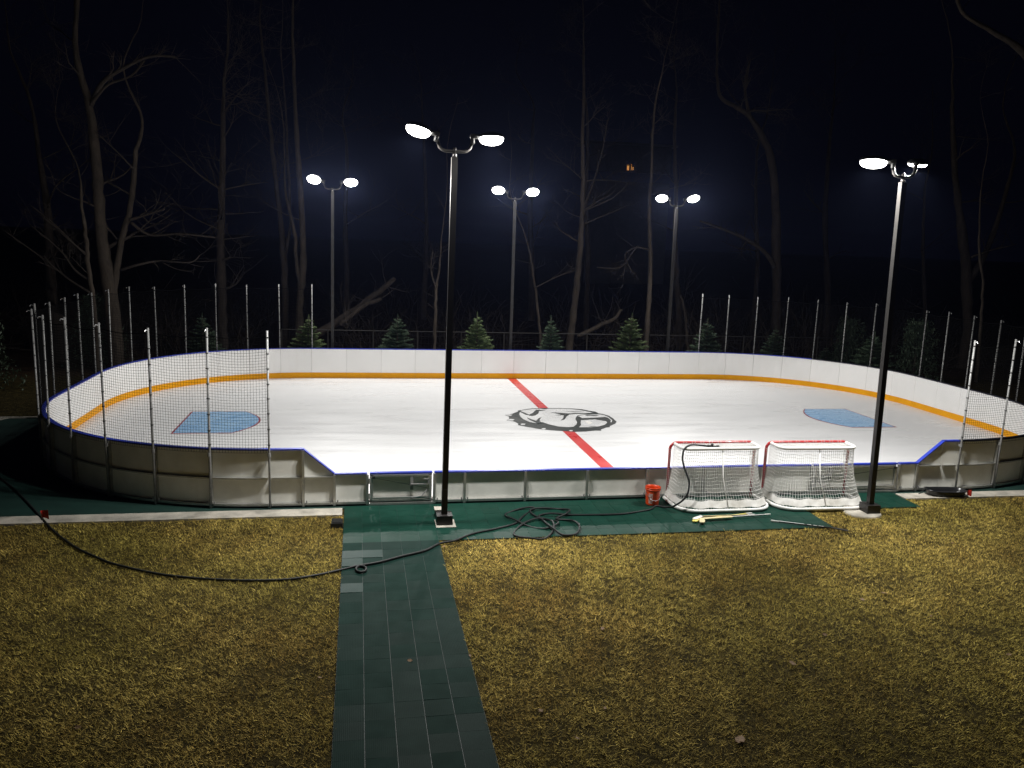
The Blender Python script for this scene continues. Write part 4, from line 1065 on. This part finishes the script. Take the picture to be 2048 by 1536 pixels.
def leaf_mesh(seed):
    rg = random.Random(seed); half = []
    for i in range(9):
        t = i/8; lobe = (.55+.45*abs(math.sin(t*PI*3.5)))*math.sin(PI*min(1, t*.93+.05))
        half.append((t, .34*lobe))
    P = [(t, w) for t, w in half] + [(t, -w) for t, w in half[::-1]]
    vs = [((t-.5), w, .10*abs(w)+.12*(t-.5)**2+.03*rg.gauss(0, 1)) for t, w in P]
    n = len(half); mid = [((t-.5), 0, .12*(t-.5)**2) for t, _ in half]
    vs += mid; fs = []
    for i in range(n-1):
        fs.append((i, i+1, 2*n+i+1, 2*n+i)); j = 2*n-1-i; fs.append((j-1, j, 2*n+i, 2*n+i+1))
    vs2 = [(x, y, z+.012) for x, y, z in vs]
    return MB().add(vs, [f[::-1] for f in fs]).add(vs2, fs).mesh('fallen_leaf', M_leaf)
LMs = [leaf_mesh(s) for s in (1, 2, 3)]
leaf_px = [(888, 1092), (940, 1310), (1081, 1420), (1155, 1475), (1480, 1478), (1645, 1513), (1862, 1231), (1768, 1185), (1760, 1145), (1725, 1198), (2018, 1308), (1650, 1268), (1585, 1325), (1205, 1256), (155, 1453), (640, 1354), (1880, 1065), (1210, 1415), (330, 1117), (185, 1077), (820, 1320), (1905, 1085)]
rg = random.Random(12)
for i, (x, y) in enumerate(leaf_px):
    q = at(x, y, .04); o = put('fallen_leaf', LMs[i % 3], None, (q[0], q[1], .034)); s = rg.uniform(.055, .10)
    o.scale = (s, s, s); o.rotation_euler = (rg.gauss(0, .3), rg.gauss(0, .3), rg.uniform(0, 6))
    lab = 'small curled dead leaf lying in the dry grass'
    if (x, y) == (820, 1320): lab = 'small dead leaf lying on the green tiled walkway'
    if (x, y) == (1480, 1478): lab = 'large pale lobed oak leaf lying flat in the grass'; o.scale = (.17, .17, .17); o.rotation_euler = (0, 0, .8)
    if (x, y) == (888, 1092): lab = 'curled leaf where the hose crosses the corner of walkway and lawn'
    tag(o, lab, 'leaf', 'dead oak leaves lying about')

# ------------------------------------------------------------------ haze volume added to imitate lens glow round the lamps
hz_ = bpy.data.materials.new('glow_haze'); hz_.use_nodes = True; nt = hz_.node_tree; nt.nodes.clear()
out = nt.nodes.new('ShaderNodeOutputMaterial'); pv = nt.nodes.new('ShaderNodeVolumePrincipled')
pv.inputs['Color'].default_value = (.42, .52, 1.0, 1); pv.inputs['Density'].default_value = HAZE; pv.inputs['Anisotropy'].default_value = .8
nt.links.new(pv.outputs[0], out.inputs['Volume'])
hb = MB().box((0, 450, 14), (1900, 1600, 32)).build('haze', hz_); tag(hb, 'thin haze added around the rink for a lens-like glow at the lamps', 'haze', kind='stuff')
